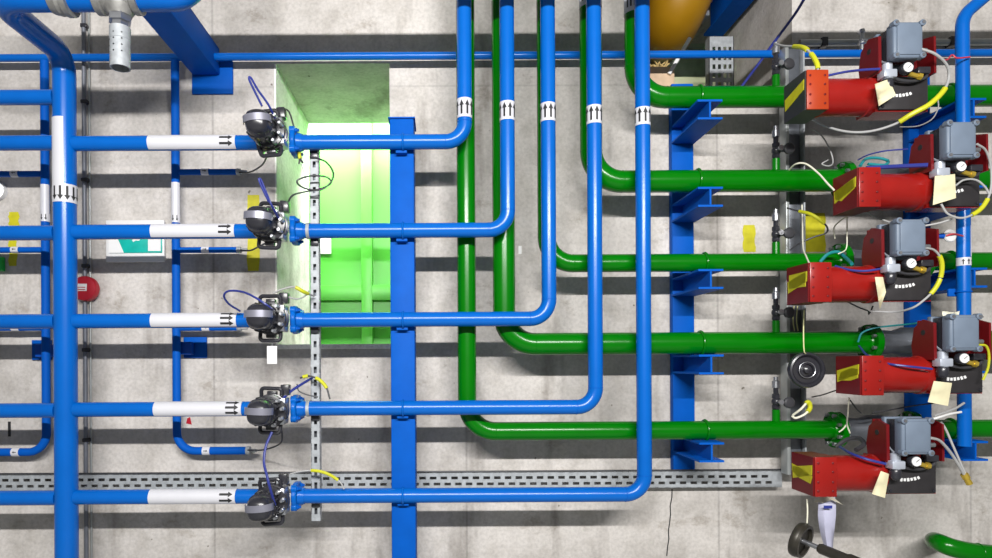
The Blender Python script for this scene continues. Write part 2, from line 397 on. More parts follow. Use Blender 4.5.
# --- the five blue lines with elbows
xv = [464.5, 507.5, 548.5, 594.8, 643.5]
yv = [120, 160, 200, 250, 300]
am = [(100, 119), (103, 121.5), (104.5, 122.5), (107, 125), (109, 126.5)]
ords = ['topmost', 'second from the top', 'third from the top', 'fourth from the top', 'lowest']
ELB = 0.085
for i in range(5):
    X = PX(xv[i], yv[i], ZB); z = BZ[i]
    xs = -0.6475
    t = thing('blue_pipe', 'blue line with an elbow, %s level run down, %s of the five blue uprights' % (['first', 'second', 'third', 'fourth', 'fifth'][i], ['leftmost', 'second', 'third', 'fourth', 'rightmost'][i]), 'pipe', (X, -ZB, z), 'five blue lines with elbows')
    MB().tube(fillet([(xs, -ZB, z), (X, -ZB, z), (X, -ZB, 4.0)], ELB, 14), RB, 28).build('pipe_run', 'blue', t)
    # weld rings at the elbow
    MB().torus((X - ELB, -ZB, z), (1, 0, 0), RB, 0.0012, 28, 6).build('weld_seam', 'blue_dull', t)
    MB().torus((X, -ZB, z + ELB), (0, 0, 1), RB, 0.0012, 28, 6).build('weld_seam', 'blue_dull', t)
    # flange with four lobes
    fl = MB()
    fl.lathe((xs, -ZB, z), (1, 0, 0), [(0, 0.030), (0, 0.058), (0.004, 0.062), (0.018, 0.062), (0.022, 0.058), (0.024, 0.044), (0.05, 0.035)])
    for a in (45, 135, 225, 315):
        cy, cz = math.cos(R(a)) * 0.056, math.sin(R(a)) * 0.056
        fl.lathe((xs, -ZB + cy, z + cz), (1, 0, 0), [(0, 0.018), (0.021, 0.018), (0.024, 0.015)], 16)
    f = fl.build('flange', 'blue', t)
    for a in (45, 135, 225, 315):
        cy, cz = math.cos(R(a)) * 0.056, math.sin(R(a)) * 0.056
        MB().lathe((xs + 0.022, -ZB + cy, z + cz), (1, 0, 0), [(0, 0.010), (0.010, 0.010), (0.011, 0.006), (0.018, 0.006)], 6).build('flange_bolt', 'blue_dull', f)
    z0, z1 = PZ(xv[i], am[i][1], ZB), PZ(xv[i], am[i][0], ZB)
    m = MB().band((X, -ZB, z0), (X, -ZB, z1), RB, -2.2, 2.2).build('arrow_marker', 'white_marker', t)
    arrows_on(m, (X, -ZB, z0 + 0.012), (0, 0, 1), RB, 0.062, [q + math.atan2(-X, D - ZB) for q in (-1.1, -0.37, 0.37, 1.1)], hw=0.0042, hl=0.024, hh=0.0105)
    # pipe saddle on the blue column and white clip on the strut
    xc = PX(403, yb[i], ZB)
    MB().torus((xc, -ZB, z), (1, 0, 0), RB + 0.002, 0.0045, 28, 8).build('pipe_clamp', 'blue', t)
    xq = PX(308.5, yb[i], ZB)
    if i in (1, 3): MB().band((xq - 0.007, -ZB, z), (xq + 0.007, -ZB, z), RB, -2.4, 2.4, 0.003).build('clip_band', 'galvanised', t)

# --- five actuated valves on the blue branches
v0 = thing('control_valve', '', 'valve', (-0.72, -ZB, BZ[0]), 'actuated valves on the blue lines')
mb = MB().sphere((0, 0, 0), 0.047, (1.15, 1, 1)); mb.lathe((-0.075, 0, 0), (1, 0, 0), [(0, 0.033), (0, 0.045), (0.016, 0.045), (0.02, 0.036), (0.03, 0.036)])
mb.cyl((0, 0, 0), (0, -0.085, 0), 0.028)
mb.build('valve_body', 'black_plastic', v0, local=True)
MB().box((0.050, -0.095, 0.0), (0.034, 0.085, 0.112), bev=0.005).build('side_plate', 'steel', v0, local=True)
sp = v0.children[-1]
for zz in (-0.034, 0.0, 0.034):
    MB().cyl((0.050, -0.1390, zz), (0.050, -0.1365, zz), 0.0095, seg=14).build('port_hole', 'black_ink', sp, local=True)
mb = MB()
mb.lathe((0.006, -0.075, 0), (0, -1, 0), [(0, 0.040), (0, 0.064), (0.014, 0.072), (0.022, 0.072), (0.024, 0.064), (0.034, 0.064), (0.036, 0.072), (0.044, 0.072), (0.046, 0.064), (0.056, 0.064), (0.058, 0.070), (0.070, 0.068), (0.074, 0.05)], 28)
for sz in (-1, 1):
    mb.tube(fillet([(-0.040, -0.105, sz * 0.050), (-0.040, -0.115, sz * 0.094), (0.046, -0.115, sz * 0.094), (0.046, -0.105, sz * 0.050)], 0.014, 6), 0.0085, 10)
    mb.box((0.004, -0.10, sz * 0.074), (0.040, 0.030, 0.018), bev=0.004)
mb.build('yoke', 'black_plastic', v0, local=True)
mb = MB().lathe((-0.010, -0.145, 0), (0, -1, 0), [(0, 0.040), (0.006, 0.054), (0.012, 0.050), (0.020, 0.050), (0.024, 0.055), (0.075, 0.055), (0.080, 0.051), (0.105, 0.049), (0.125, 0.042), (0.135, 0.030), (0.139, 0.005)], 36)
for v_ in mb.bm.verts:
    a_ = math.atan2(v_.co.z, v_.co.x + 0.010); q_ = (abs(math.cos(a_)) ** 4 + abs(math.sin(a_)) ** 4) ** -0.25
    v_.co.x = -0.010 + (v_.co.x + 0.010) * (0.5 + 0.5 * q_); v_.co.z *= 1.02 * (0.5 + 0.5 * q_)
for a in range(22, 360, 45):
    mb.cyl((-0.010 + 0.058 * math.cos(R(a)), -0.14, 0.058 * math.sin(R(a))), (-0.010 + 0.058 * math.cos(R(a)), -0.205, 0.058 * math.sin(R(a))), 0.006, seg=8)
mb.build('actuator_housing', 'black_plastic', v0, local=True)
# silver name band wrapped horizontally over the cap
mb = MB()
prof = []
for j in range(13):
    a = R(-82 + 164 * j / 12)
    prof.append((-0.010 + 0.0585 * math.sin(a), -0.222 - 0.066 * math.cos(a) ** 0.6))
vs = [(x, y, z) for (x, y) in prof for z in (-0.006, 0.022)] ; vs2 = [(x * 0.96, y + 0.005, z) for (x, y, z) in vs]
n = len(prof); fc = []
for j in range(n - 1):
    a = 2 * j; fc += [(a, a + 1, a + 3, a + 2), (a + 2 * n, a + 2 * n + 1, a + 2 * n + 3, a + 2 * n + 2), (a, a + 2, a + 2 * n + 2, a + 2 * n), (a + 1, a + 3, a + 2 * n + 3, a + 2 * n + 1)]
fc += [(0, 1, 2 * n + 1, 2 * n), (2 * n - 2, 2 * n - 1, 4 * n - 1, 4 * n - 2)]
mb.faces(vs + vs2, fc); mb.build('silver_band', 'silver_band', v0, local=True)
MB().box((0.056, -0.085, 0.088), (0.036, 0.045, 0.046), bev=0.004).build('connector', 'black_plastic', v0, local=True)
for a, rr in ((235, 0.062), (300, 0.064), (335, 0.066), (12, 0.066), (45, 0.066)):
    MB().lathe((rr * math.cos(R(a)), -0.140, rr * math.sin(R(a))), (0, -1, 0), [(0, 0.007), (0.012, 0.009), (0.030, 0.009), (0.032, 0.006), (0.05, 0.006)], 8).build('air_fitting', 'steel', v0, local=True)
vl = ['black capped valve on the topmost blue line, beside the opening',
      'black capped valve on the second blue line, in front of a yellow stripe',
      'black capped valve on the third blue line, a white tag hanging below',
      'black capped valve on the fourth blue line, above the cable channel',
      'black capped valve on the lowest blue line, in front of the cable channel']
for i in range(5):
    o = v0 if i == 0 else copy_tree(v0)
    o.location = (-0.72, -ZB, BZ[i]); o['label'] = vl[i]
    # each copied valve sits turned a little about its stem
    o.rotation_euler = (0, R([-8, 5, 0, 4, -6][i]) * 0.6, 0)

# --- blue column carrying the blue lines
ca, cb = P(391, 320, 0.31), P(415, 320, 0.31)
col = thing('support_column', 'tall blue box column behind the level blue lines, right of the opening', 'column', ((ca.x + cb.x) / 2, -0.26, 0))
ctop = PZ(403, 121, 0.31)
cw = cb.x - ca.x
MB().box(((ca.x + cb.x) / 2, -0.26, ctop / 2), (cw, 0.16, ctop), bev=0.006).build('column_profile', 'blue_dull', col)
MB().box(((ca.x + cb.x) / 2, -0.26, 0.008), (0.2, 0.26, 0.014), bev=0.002).build('foot_plate', 'blue_dull', col)
MB().box(((ca.x + cb.x) / 2, -0.26, ctop + 0.003), (cw + 0.012, 0.17, 0.006)).build('cap_plate', 'blue_dull', col)
# small support lips behind each line
for i in range(5):
    MB().box(((ca.x + cb.x) / 2, -0.351, BZ[i] - RB - 0.008), (0.05, 0.05, 0.012), bev=0.002).build('pipe_lip', 'blue_dull', col)

# --- green lines
gdat = [  # x upright, y level, radius, elbow radius, where the left section ends, where the right stub begins
    (635, 97, 0.0475, 0.14, 800, 905), (591, 181, 0.050, 0.14, 846, 940), (546.5, 262.5, 0.041, 0.12, 842, 918), (504, 343, 0.051, 0.14, 872, 945), (467, 430, 0.0425, 0.13, 838, 908)]
ul = ['fifth', 'fourth', 'third', 'second', 'first']
GZ = []
clx = [700, 697, 706, 700, 707]
for i, (x, y, r, er, xe, xs_) in enumerate(gdat):
    X = PX(x, y - 60, ZG); z = PZ(740, y, ZG); GZ.append(z)
    xe_w = PX(xe, y, ZG)
    t = thing('green_pipe', 'green line with an elbow, %s level run, behind the %s blue upright' % (ords[i], ul[i]), 'pipe', (X, -ZG, z), 'five green lines with elbows')
    MB().tube(fillet([(xe_w, -ZG, z), (X, -ZG, z), (X, -ZG, 4.0)], er, 16), r, 32).build('pipe_run', 'green', t)
    MB().torus((X + er, -ZG, z), (1, 0, 0), r, 0.0013, 30, 6).build('weld_seam', 'green', t)
    MB().torus((X, -ZG, z + er), (0, 0, 1), r, 0.0013, 30, 6).build('weld_seam', 'green', t)
    xc = 1.182 + [0.008, 0, 0.03, 0.01, 0.03][i]
    MB().torus((xc, -ZG, z), (1, 0, 0), r + 0.003, 0.006, 30, 8).build('clamp_ring', 'green', t)
    f = MB().lathe((xe_w - 0.035, -ZG, z), (1, 0, 0), [(0, r), (0.008, r + 0.004), (0.010, 0.082), (0.035, 0.084), (0.04, 0.080), (0.04, 0.03)], 32).build('flange', 'green', t)
    for a in range(22, 360, 45):
        MB().cyl((xe_w - 0.04, -ZG + 0.069 * math.cos(R(a)), z + 0.069 * math.sin(R(a))), (xe_w + 0.012, -ZG + 0.069 * math.cos(R(a)), z + 0.069 * math.sin(R(a))), 0.0085, seg=8).build('flange_bolt', 'steel', f)
    # tapping nipple on top
    xn = PX(776, y, ZG)
    MB().cyl((xn, -ZG, z + r - 0.006), (xn, -ZG, z + r + 0.05), 0.017, seg=16).build('nipple', 'green', t)
    if i < 2:
        zz0, zz1 = PZ(x - 6, (15, 9)[i], ZG), PZ(x - 6, -14, ZG)
        m = MB().band((X, -ZG, zz0), (X, -ZG, zz1), r, -2.0, 1.6).build('arrow_marker', 'white_marker', t)
        arrows_on(m, (X, -ZG, zz0 + 0.02), (0, 0, 1), r, 0.06, (-1.0, -0.65, -0.3), hw=0.004, hl=0.02, hh=0.010)
    if i == 0:
        m = MB().band((X, -ZG, PZ(x, 62, ZG)), (X, -ZG, PZ(x, 16, ZG)), r, 0.15, 0.40).build('text_strip', 'white_marker', t)
    # stub to the right of the valve
    xs_w = PX(xs_, y, ZG)
    s = thing('green_pipe_stub', 'green pipe leaving the frame at right, behind the %s red actuator' % ['topmost', 'second', 'third', 'fourth', 'lowest'][i], 'pipe', (xs_w, -ZG, z), 'green pipe ends at the right')
    MB().cyl((xs_w, -ZG, z), (3.9, -ZG, z), r).build('pipe_run', 'green', s)
    f = MB().lathe((xs_w - 0.005, -ZG, z), (1, 0, 0), [(0, 0.03), (0, 0.080), (0.005, 0.084), (0.03, 0.082), (0.032, r + 0.004), (0.04, r)], 32).build('flange', 'green', s)
    for a in range(22, 360, 45):
        MB().cyl((xs_w - 0.012, -ZG + 0.069 * math.cos(R(a)), z + 0.069 * math.sin(R(a))), (xs_w + 0.036, -ZG + 0.069 * math.cos(R(a)), z + 0.069 * math.sin(R(a))), 0.0085, seg=8).build('flange_bolt', 'steel', f)
    MB().torus((2.336, -ZG, z), (1, 0, 0), r + 0.003, 0.006, 30, 8).build('clamp_ring', 'green', s)
    # butterfly valve body sits between the two flanges
    xm0, xm1 = xe_w + 0.012, xs_w - 0.016
    vv = thing('butterfly_valve', 'steel valve body between the flanges behind the %s red actuator' % ['topmost', 'second', 'third', 'fourth', 'lowest'][i], 'valve', ((xm0 + xm1) / 2, -ZG, z), 'valve bodies in the green lines')
    w = xm1 - xm0
    MB().lathe((xm0, -ZG, z), (1, 0, 0), [(0, 0.045), (0, 0.06), (w * 0.25, 0.052), (w * 0.4, 0.068), (w * 0.6, 0.068), (w * 0.75, 0.052), (w, 0.06), (w, 0.045)], 28).build('valve_body', 'strut_dark', vv)
    MB().lathe(((xm0 + xm1) / 2, -ZG - 0.055, z), (0, -1, 0), [(0, 0.03), (0.05, 0.024), (0.14, 0.024)], 20).build('valve_neck', 'strut_dark', vv)

# --- bracket columns for the green lines
def ibeam(mb, x, z_top, y0, y1, w=0.108, h=0.086, tf=0.009, tw=0.008):
    """I-section running along Y, top flange at z_top"""
    L = abs(y1 - y0); yc = (y0 + y1) / 2
    mb.box((x, yc, z_top - tf / 2), (w, L, tf)); mb.box((x, yc, z_top - h + tf / 2), (w, L, tf)); mb.box((x, yc, z_top - h / 2), (tw, L, h - 2 * tf + 0.002))
    return mb
def bracket_column(X, top, bottom, label):
    t = thing('bracket_column', label, 'column', (X, -0.05, bottom), 'columns with arms for the green lines')
    MB().box((X, -0.0235, (top + bottom) / 2), (0.107, 0.045, top - bottom), bev=0.004).build('column_profile', 'blue_dull', t)
    for i in range(5):
        zt = GZ[i] - gdat[i][2] - 0.002
        ibeam(MB(), X, zt, -0.044, -0.366, 0.11, 0.088).build('bracket_arm', 'blue_dull', t)
        for sx in (-0.03,):
            pass
    return t
bracket_column(1.2017, PZ(683, 84, 0.04), PZ(683, 470, 0.04), 'blue column with five short beam arms, right of the blue uprights')
bracket_column(2.370, PZ(920, 66, 0.04), PZ(915, 482, 0.04), 'blue column with beam arms behind the red actuators at right')

# --- red actuators
ZA = 0.60
a0 = thing('red_actuator', '', 'actuator', (0, 0, 0), 'red pneumatic actuators')
b = 0.002
mb = MB()
mb.prism([(0, 0.0765, -0.0765), (0, -0.0765, -0.0775), (0, -0.0775, 0.0775), (0, 0.0765, 0.0775)], (0.0, 0, 0), (0.089, 0, 0))
a_end = mb.build('end_housing', 'red_dark', a0, local=True)
MB().box((0.047, -0.081, 0), (0.086, 0.008, 0.157), bev=0.003).build('front_plate', 'red', a0, local=True)
fp = a0.children[-1]
for bx in (0.016, 0.074):
    for bz in (-0.055, -0.02, 0.02, 0.055):
        MB().lathe((bx, -0.0845, bz), (0, -1, 0), [(0, 0.0045), (0.003, 0.0045), (0.004, 0.003)], 8).build('cover_screw', 'red_dark', fp, local=True)
MB().lathe((0.085, 0, 0), (1, 0, 0), [(0, 0.078), (0.012, 0.078), (0.016, 0.073), (0.19, 0.073), (0.194, 0.078), (0.215, 0.078)], 40).build('spring_cylinder', 'red', a0, local=True)
mb = MB().prism([(0, 0.07, -0.066), (0, -0.048, -0.075), (0, -0.048, 0.066), (0, 0.07, 0.072)], (0.296, 0, 0), (0.506, 0, 0))
mb.build('yoke_housing', 'red', a0, local=True)
mb = MB(); mb.box((0.402, -0.054, -0.005), (0.195, 0.012, 0.132), bev=0.004); mb.build('yoke_cover', 'black_cover', a0, local=True)
yc = a0.children[-1]
for j in range(6):
    xx = 0.36 + j * 0.0135; zz = -0.018 + 0.004 * (j - 2) * (j - 2) * 0.12 + 0.001 * j
    MB().box((xx, -0.0605, zz), (0.009, 0.002, 0.013 - 0.002 * (j % 2)), Matrix.Rotation(R(-8 * j + 8), 3, 'Y')).build('label_mark', 'white_plastic', yc, local=True)
for sx, sz in ((0.317, 0.052), (0.488, 0.052), (0.317, -0.06), (0.488, -0.06)):
    MB().lathe((sx, -0.060, sz), (0, -1, 0), [(0, 0.006), (0.004, 0.006)], 8).build('cover_screw', 'black_plastic', yc, local=True)
# mounting bracket: two side plates and a back strip
mb = MB()
pl = [(0, 0.02, 0.06), (0, -0.09, 0.06), (0, -0.09, 0.10), (0, -0.088, 0.205), (0, -0.03, 0.222), (0, 0.015, 0.19), (0, 0.03, 0.12)]
mb.prism(pl, (0.282, 0, 0), (0.294, 0, 0))
mb.prism(pl, (0.500, 0, 0), (0.509, 0, 0))
mb.box((0.395, 0.004, 0.145), (0.21, 0.008, 0.15))
mb.build('mounting_bracket', 'red_dark', a0, local=True)
br_ = a0.children[-1]
MB().cyl((0.2805, -0.035, 0.17), (0.283, -0.035, 0.17), 0.011, seg=16).build('bracket_hole', 'black_ink', br_, local=True)
# positioner box
MB().box((0.375, -0.042, 0.162), (0.150, 0.022, 0.142), bev=0.004).build('box_backplate', 'grey_box', a0, local=True)
MB().box((0.361, -0.075, 0.164), (0.108, 0.05, 0.124), bev=0.004).build('box_body', 'black_plastic', a0, local=True)
LX = 0.360
mb = MB().box((LX, -0.122, 0.164), (0.114, 0.046, 0.138), bev=0.008, seg=3)
mb.box((LX, -0.146, 0.164), (0.092, 0.008, 0.118), bev=0.0035)
mb.build('box_lid', 'grey_box', a0, local=True)
ld = a0.children[-1]
for sx in (-1, 1):
    for sz in (-1, 1):
        MB().lathe((LX + sx * 0.051, -0.128, 0.164 + sz * 0.062), (0, -1, 0), [(0, 0.012), (0.024, 0.012), (0.027, 0.009)], 16).build('lid_lug', 'grey_box', ld, local=True)
        MB().lathe((LX + sx * 0.051, -0.155, 0.164 + sz * 0.062), (0, -1, 0), [(0, 0.007), (0.003, 0.006)], 12).build('lid_screw', 'steel', ld, local=True)
# air regulator, bowl, gauge and fittings
mb = MB().lathe((0.312, -0.095, 0.095), (0, 0, -1), [(0, 0.012), (0.004, 0.018), (0.03, 0.018), (0.034, 0.022), (0.06, 0.022), (0.066, 0.015)], 20)
mb.box((0.312, -0.095, 0.05), (0.052, 0.045, 0.032), bev=0.005); mb.cyl((0.312, -0.095, 0.095), (0.312, -0.06, 0.12), 0.007, seg=10)
mb.build('air_regulator', 'grey_regulator', a0, local=True)
MB().lathe((0.312, -0.095, 0.032), (0, 0, -1), [(0, 0.018), (0.006, 0.0215), (0.032, 0.0205), (0.042, 0.013), (0.046, 0.006)], 20).build('filter_bowl', 'black_plastic', a0, local=True)
MB().lathe((0.372, -0.100, 0.066), (0, -1, 0), [(0, 0.016), (0.004, 0.023), (0.022, 0.023), (0.026, 0.021), (0.024, 0.018)], 24).build('gauge_case', 'black_plastic', a0, local=True)
gc = a0.children[-1]
MB().cyl((0.372, -0.1235, 0.066), (0.372, -0.1275, 0.066), 0.0182, seg=24).build('gauge_dial', 'white_plastic', gc, local=True)
MB().box((0.376, -0.1282, 0.069), (0.016, 0.001, 0.002), Matrix.Rotation(R(-40), 3, 'Y')).build('gauge_needle', 'black_ink', gc, local=True)
mb = MB(); mb.cyl((0.395, -0.095, 0.055), (0.43, -0.095, 0.045), 0.009, seg=10); mb.lathe((0.43, -0.095, 0.046), (1, 0, -0.2), [(0, 0.013), (0.016, 0.013)], 6)
mb.build('brass_fitting', 'brass', a0, local=True)
MB().tube(spline([(0.33, -0.09, 0.05), (0.36, -0.088, 0.035), (0.42, -0.085, 0.03), (0.47, -0.08, 0.045), (0.49, -0.07, 0.07)]), 0.006, 10).build('air_hose', 'rubber', a0, local=True)
MB().box((0.462, -0.075, 0.072), (0.05, 0.034, 0.026), bev=0.004).build('solenoid', 'black_plastic', a0, local=True)
MB().cyl((0.412, -0.125, 0.13), (0.442, -0.125, 0.13), 0.009, seg=12).build('cable_gland', 'steel', a0, local=True)
# daub of yellow paint on the left end face
def daub(pts): return MB().prism([(0, p[0], p[1]) for p in pts], (-0.0016, 0, 0), (0.001, 0, 0))
daubs = [[(-0.072, 0.045), (-0.070, 0.005), (0.065, -0.03), (0.068, 0.018)],
         [(-0.055, 0.04), (-0.062, 0.0), (0.02, -0.03), (0.06, -0.012), (0.062, 0.02)],
         [(-0.06, 0.045), (-0.062, -0.015), (0.058, -0.01), (0.056, 0.045)],
         [(-0.065, 0.025), (-0.066, -0.01), (-0.02, -0.022), (0.058, -0.022), (0.04, 0.012), (-0.03, 0.03)],
         [(-0.073, 0.0), (-0.06, -0.03), (0.02, -0.02), (0.072, 0.0), (0.072, 0.03), (0.0, 0.02)]]
al = ['topmost red actuator with an orange front plate and dark striped end',
      'second red actuator from the top, grey box at its upper right',
      'third red actuator from the top, yellow square daub on its end',
      'fourth red actuator from the top, standing furthest right',
      'lowest red actuator with a bundle of loose cables beside it']
fx = [805, 857, 808, 860, 813]; fy = [99, 189, 286, 378, 469]
AL = []
for i in range(5):
    o = a0 if i == 0 else copy_tree(a0)
    X = PX(fx[i], fy[i], ZA + 0.0775)
    o.location = (X, -ZA, GZ[i] - 0.142); o['label'] = al[i]; AL.append(o.location.copy())
    # coupling shaft on to the valve neck
    sh = MB().cyl((0.40, 0.02, 0.02), (0.40, 0.16, 0.12), 0.02, seg=16)
    sh.build('coupling', 'steel', o, local=True)
    daub(daubs[i]).build('yellow_daub', 'yellow_paint', o, local=True)
    if i == 0:
        for ch in o.children:
            if ch.name.startswith('front_plate'): fpo = ch
    if i == 1:
        pass
# orange front plate belongs to the topmost one only
fpo.data = fpo.data.copy(); fpo.data.materials[0] = MATS['red_orange']
for ch in a0.children:
    if ch.name.startswith('end_housing'):
        ch.data = ch.data.copy(); ch.data.materials[0] = MATS['black_cover']

# ---------------------------------------------------------------- thin blue wall pipes
ZT = 0.085; RT = 0.0195
hz_ = PZ(300, 56.5, ZT); RH = 0.020
tp = thing('wall_pipe', 'long thin blue pipe running level along the top of the wall', 'pipe', (0, -ZT, hz_))
MB().cyl((-3.4, -ZT, hz_), (3.9, -ZT, hz_), RH * 0.9, seg=20).build('pipe_run', 'blue', tp)
def thin(label, px, side, ybot, marks_y, stubs):
    X = PX(px, 250, ZT)
    z1 = PZ(px, ybot, ZT)
    t = thing('drop_pipe', label, 'pipe', (X, -ZT, z1), 'thin drop pipes on the wall')
    xe = X + side * 0.34
    MB().tube(fillet([(X, -ZT, hz_ - RH * 0.9 + 0.002), (X, -ZT, z1), (xe, -ZT, z1)], 0.09, 12), RT, 20).build('pipe_run', 'blue_dull', t)
    za, zb, zc = [PZ(px, y, ZT) for y in marks_y]
    MB().band((X, -ZT, zb), (X, -ZT, za), RT, -1.5, 1.5).build('pipe_marker', 'white_marker', t)
    m = MB().band((X, -ZT, zc), (X, -ZT, zb), RT, -1.9, 1.9).build('arrow_marker', 'white_marker', t)
    arrows_on(m, (X, -ZT, zb - 0.004), (0, 0, -1), RT, 0.028, (-0.6, 0.3), hw=0.002, hl=0.011, hh=0.006)
    for y in stubs:
        z = PZ(px + side * 30, y, ZT)
        s_ = MB().cyl((X + side * (RT - 0.004), -ZT, z), (xe - side * 0.04, -ZT, z), 0.0145, seg=18).build('stub_pipe', 'blue_dull', t)
        xm = X + side * 0.145
        MB().band((xm - 0.018, -ZT, z), (xm + 0.018, -ZT, z), 0.0145, -2.2, 2.2).build('stub_marker', 'white_marker', s_)
        MB().arrow((xm - 0.01 * side, -ZT, z), (side, 0, 0), 0.0145, -0.1 * side, 0.02, 0.0015, 0.008, 0.005).build('flow_arrow', 'black_ink', s_)
    xm = X + side * 0.145
    m = MB().band((xm - 0.018, -ZT, z1), (xm + 0.018, -ZT, z1), RT, -2.2, 2.2).build('pipe_marker', 'white_marker', t)
    MB().arrow((xm - 0.01 * side, -ZT, z1), (side, 0, 0), RT, -0.1 * side, 0.02, 0.0015, 0.008, 0.005).build('flow_arrow', 'black_ink', m)
    if side > 0:
        for y in list(stubs) + [ybot]:
            z = PZ(px + side * 30, y, ZT) if y != ybot else z1
            rr = RT if y == ybot else 0.0145
            x_ = xe - (0.0 if y == ybot else 0.04)
            MB().lathe((x_ - 0.004, -ZT, z), (1, 0, 0), [(0, rr), (0.004, rr + 0.002), (0.02, rr + 0.002), (0.022, 0.010), (0.05, 0.008), (0.052, 0.004)], 12).build('hose_tail', 'galvanised', t)
    return t
thin('thin blue drop pipe left of the thick riser', 45.5, -1, 452, (185, 214, 222), (174, 250, 328))
thin('thin blue drop pipe between the riser and the black valves', 176, 1, 451, (183, 215, 223), (172, 250, 328))

# small holders for the thin pipes
def holder(label, x0, x1, y0, y1, xp, side):
    a, b = P(x0, y1, 0.02), P(x1, y0, 0.02)
    t = thing('pipe_bracket', label, 'bracket', ((a.x + b.x) / 2, 0, a.z), 'small wall brackets')
    MB().box(((a.x + b.x) / 2, -0.008, (a.z + b.z) / 2), (b.x - a.x, 0.013, b.z - a.z), bev=0.002).build('wall_plate', 'blue_dull', t)
    X = PX(xp, 347, ZT)
    xa_ = X - side * 0.012
    zc = (a.z + b.z) / 2
    MB().box(((xa_ + (a.x + b.x) / 2) / 2, -0.041, zc - 0.004), (abs(xa_ - (a.x + b.x) / 2), 0.048, 0.062), bev=0.003).build('bracket_arm', 'blue_dark', t)
holder('small blue wall bracket beside the thin pipe left of the riser', 31, 50, 340, 360, 45.5, -1)
holder('small blue wall bracket right of the middle thin pipe', 183, 206, 337, 358, 176, 1)

# dark conduit on the wall
cx = PX(84.5, 200, 0.03)
t = thing('conduit', 'dark grey conduit clipped upright to the wall right of the riser', 'conduit', (cx, -0.03, 0.4))
MB().cyl((cx, -0.03, 0.4), (cx, -0.03, 3.9), 0.010, seg=14).build('conduit_tube', 'conduit_dark', t)
MB().cyl((cx + 0.018, -0.015, 0.4), (cx + 0.018, -0.015, 3.9), 0.005, seg=10).build('cable_line', 'conduit_grey', t)
for y in (26, 102, 180, 266, 350, 440):
    z = PZ(84, y, 0.03)
    MB().box((cx + 0.004, -0.025, z), (0.034, 0.036, 0.02), bev=0.005).build('conduit_clip', 'black_plastic', t)

# ---------------------------------------------------------------- perforated channels
def slotted(mb, x0, x1, z0, z1, y, cuts, th=0.003):
    """sheet in the XZ plane with rectangular slots; cuts: list of (xa, xb, za, zb)"""
    xs = sorted({x0, x1} | {c for q in cuts for c in q[:2]}); zs = sorted({z0, z1} | {c for q in cuts for c in q[2:]})
    hole = set()
    ix = {v: i for i, v in enumerate(xs)}; iz = {v: i for i, v in enumerate(zs)}
    for a, b_, c, d_ in cuts:
        for i in range(ix[a], ix[b_]):
            for j in range(iz[c], iz[d_]): hole.add((i, j))
    for i in range(len(xs) - 1):
        for j in range(len(zs) - 1):
            if (i, j) in hole: continue
            a, b_, c, d_ = xs[i], xs[i + 1], zs[j], zs[j + 1]
            mb.faces([(a, y, c), (b_, y, c), (b_, y, d_), (a, y, d_)], [(0, 1, 2, 3)])
            mb.faces([(a, y + th, c), (b_, y + th, c), (b_, y + th, d_), (a, y + th, d_)], [(0, 1, 2, 3)])
    return mb
# horizontal cable channel
tz0, tz1 = PZ(300, 489.5, 0.06), PZ(300, 473.5, 0.06)
tx0, tx1 = -2.55, PX(782, 478, 0.06)
mb = MB(); cuts = []; h = tz1 - tz0; x = tx0 + 0.03; j = 0
while x < tx1 - 0.08:
    cuts.append((x, x + 0.032, tz0 + h * 0.58, tz0 + h * 0.76)); cuts.append((x + 0.019, x + 0.0505, tz0 + h * 0.20, tz0 + h * 0.38)); x += 0.0525
slotted(mb, tx0, tx1, tz0, tz1, -0.06, cuts)
mb.box(((tx0 + tx1) / 2, -0.033, tz1 - 0.001), (tx1 - tx0, 0.054, 0.003)); mb.box(((tx0 + tx1) / 2, -0.033, tz0 + 0.001), (tx1 - tx0, 0.054, 0.003))
tag(mb.build('cable_channel', 'galvanised'), 'galvanised perforated cable channel running level low across the wall', 'cable channel')
tag(MB().tube([(tx0, -0.066, tz1 + 0.007), (0, -0.064, tz1 + 0.006), (tx1, -0.066, tz1 + 0.008)], 0.0042, 8).build('cable', 'cable_black'), 'thin black cable lying along the top of the level cable channel', 'cable')

# upright slotted strut in front of the opening
sx0, sx1 = PX(310.5, 330, 0.335), PX(319.5, 330, 0.335)
sz0, sz1 = PZ(315, 521, 0.335), PZ(315, 147, 0.335)
mb = MB(); cuts = []; z = sz0 + 0.03; w = sx1 - sx0
while z < sz1 - 0.05:
    cuts.append((sx0 + w * 0.33, sx0 + w * 0.67, z, z + 0.028)); z += 0.0575
slotted(mb, sx0, sx1, sz0, sz1, -0.335, cuts)
mb.box((sx0 + 0.0015, -0.318, (sz0 + sz1) / 2), (0.003, 0.034, sz1 - sz0)); mb.box((sx1 - 0.0015, -0.318, (sz0 + sz1) / 2), (0.003, 0.034, sz1 - sz0))
t = thing('slotted_strut', 'galvanised slotted strut standing upright behind the blue lines at the opening', 'strut', ((sx0 + sx1) / 2, -0.32, sz0))
mb.build('strut_channel', 'galvanised', t)
MB().box(((sx0 + sx1) / 2, -0.302, (sz0 + sz1) / 2), (sx1 - sx0 - 0.008, 0.003, sz1 - sz0 - 0.002)).build('strut_back', 'strut_dark', t)
for i in range(5):
    MB().box(((sx0 + sx1) / 2, -0.342, BZ[i] - RB - 0.01), (w * 0.9, 0.014, 0.03), bev=0.003).build('pipe_clip', 'black_plastic', t)

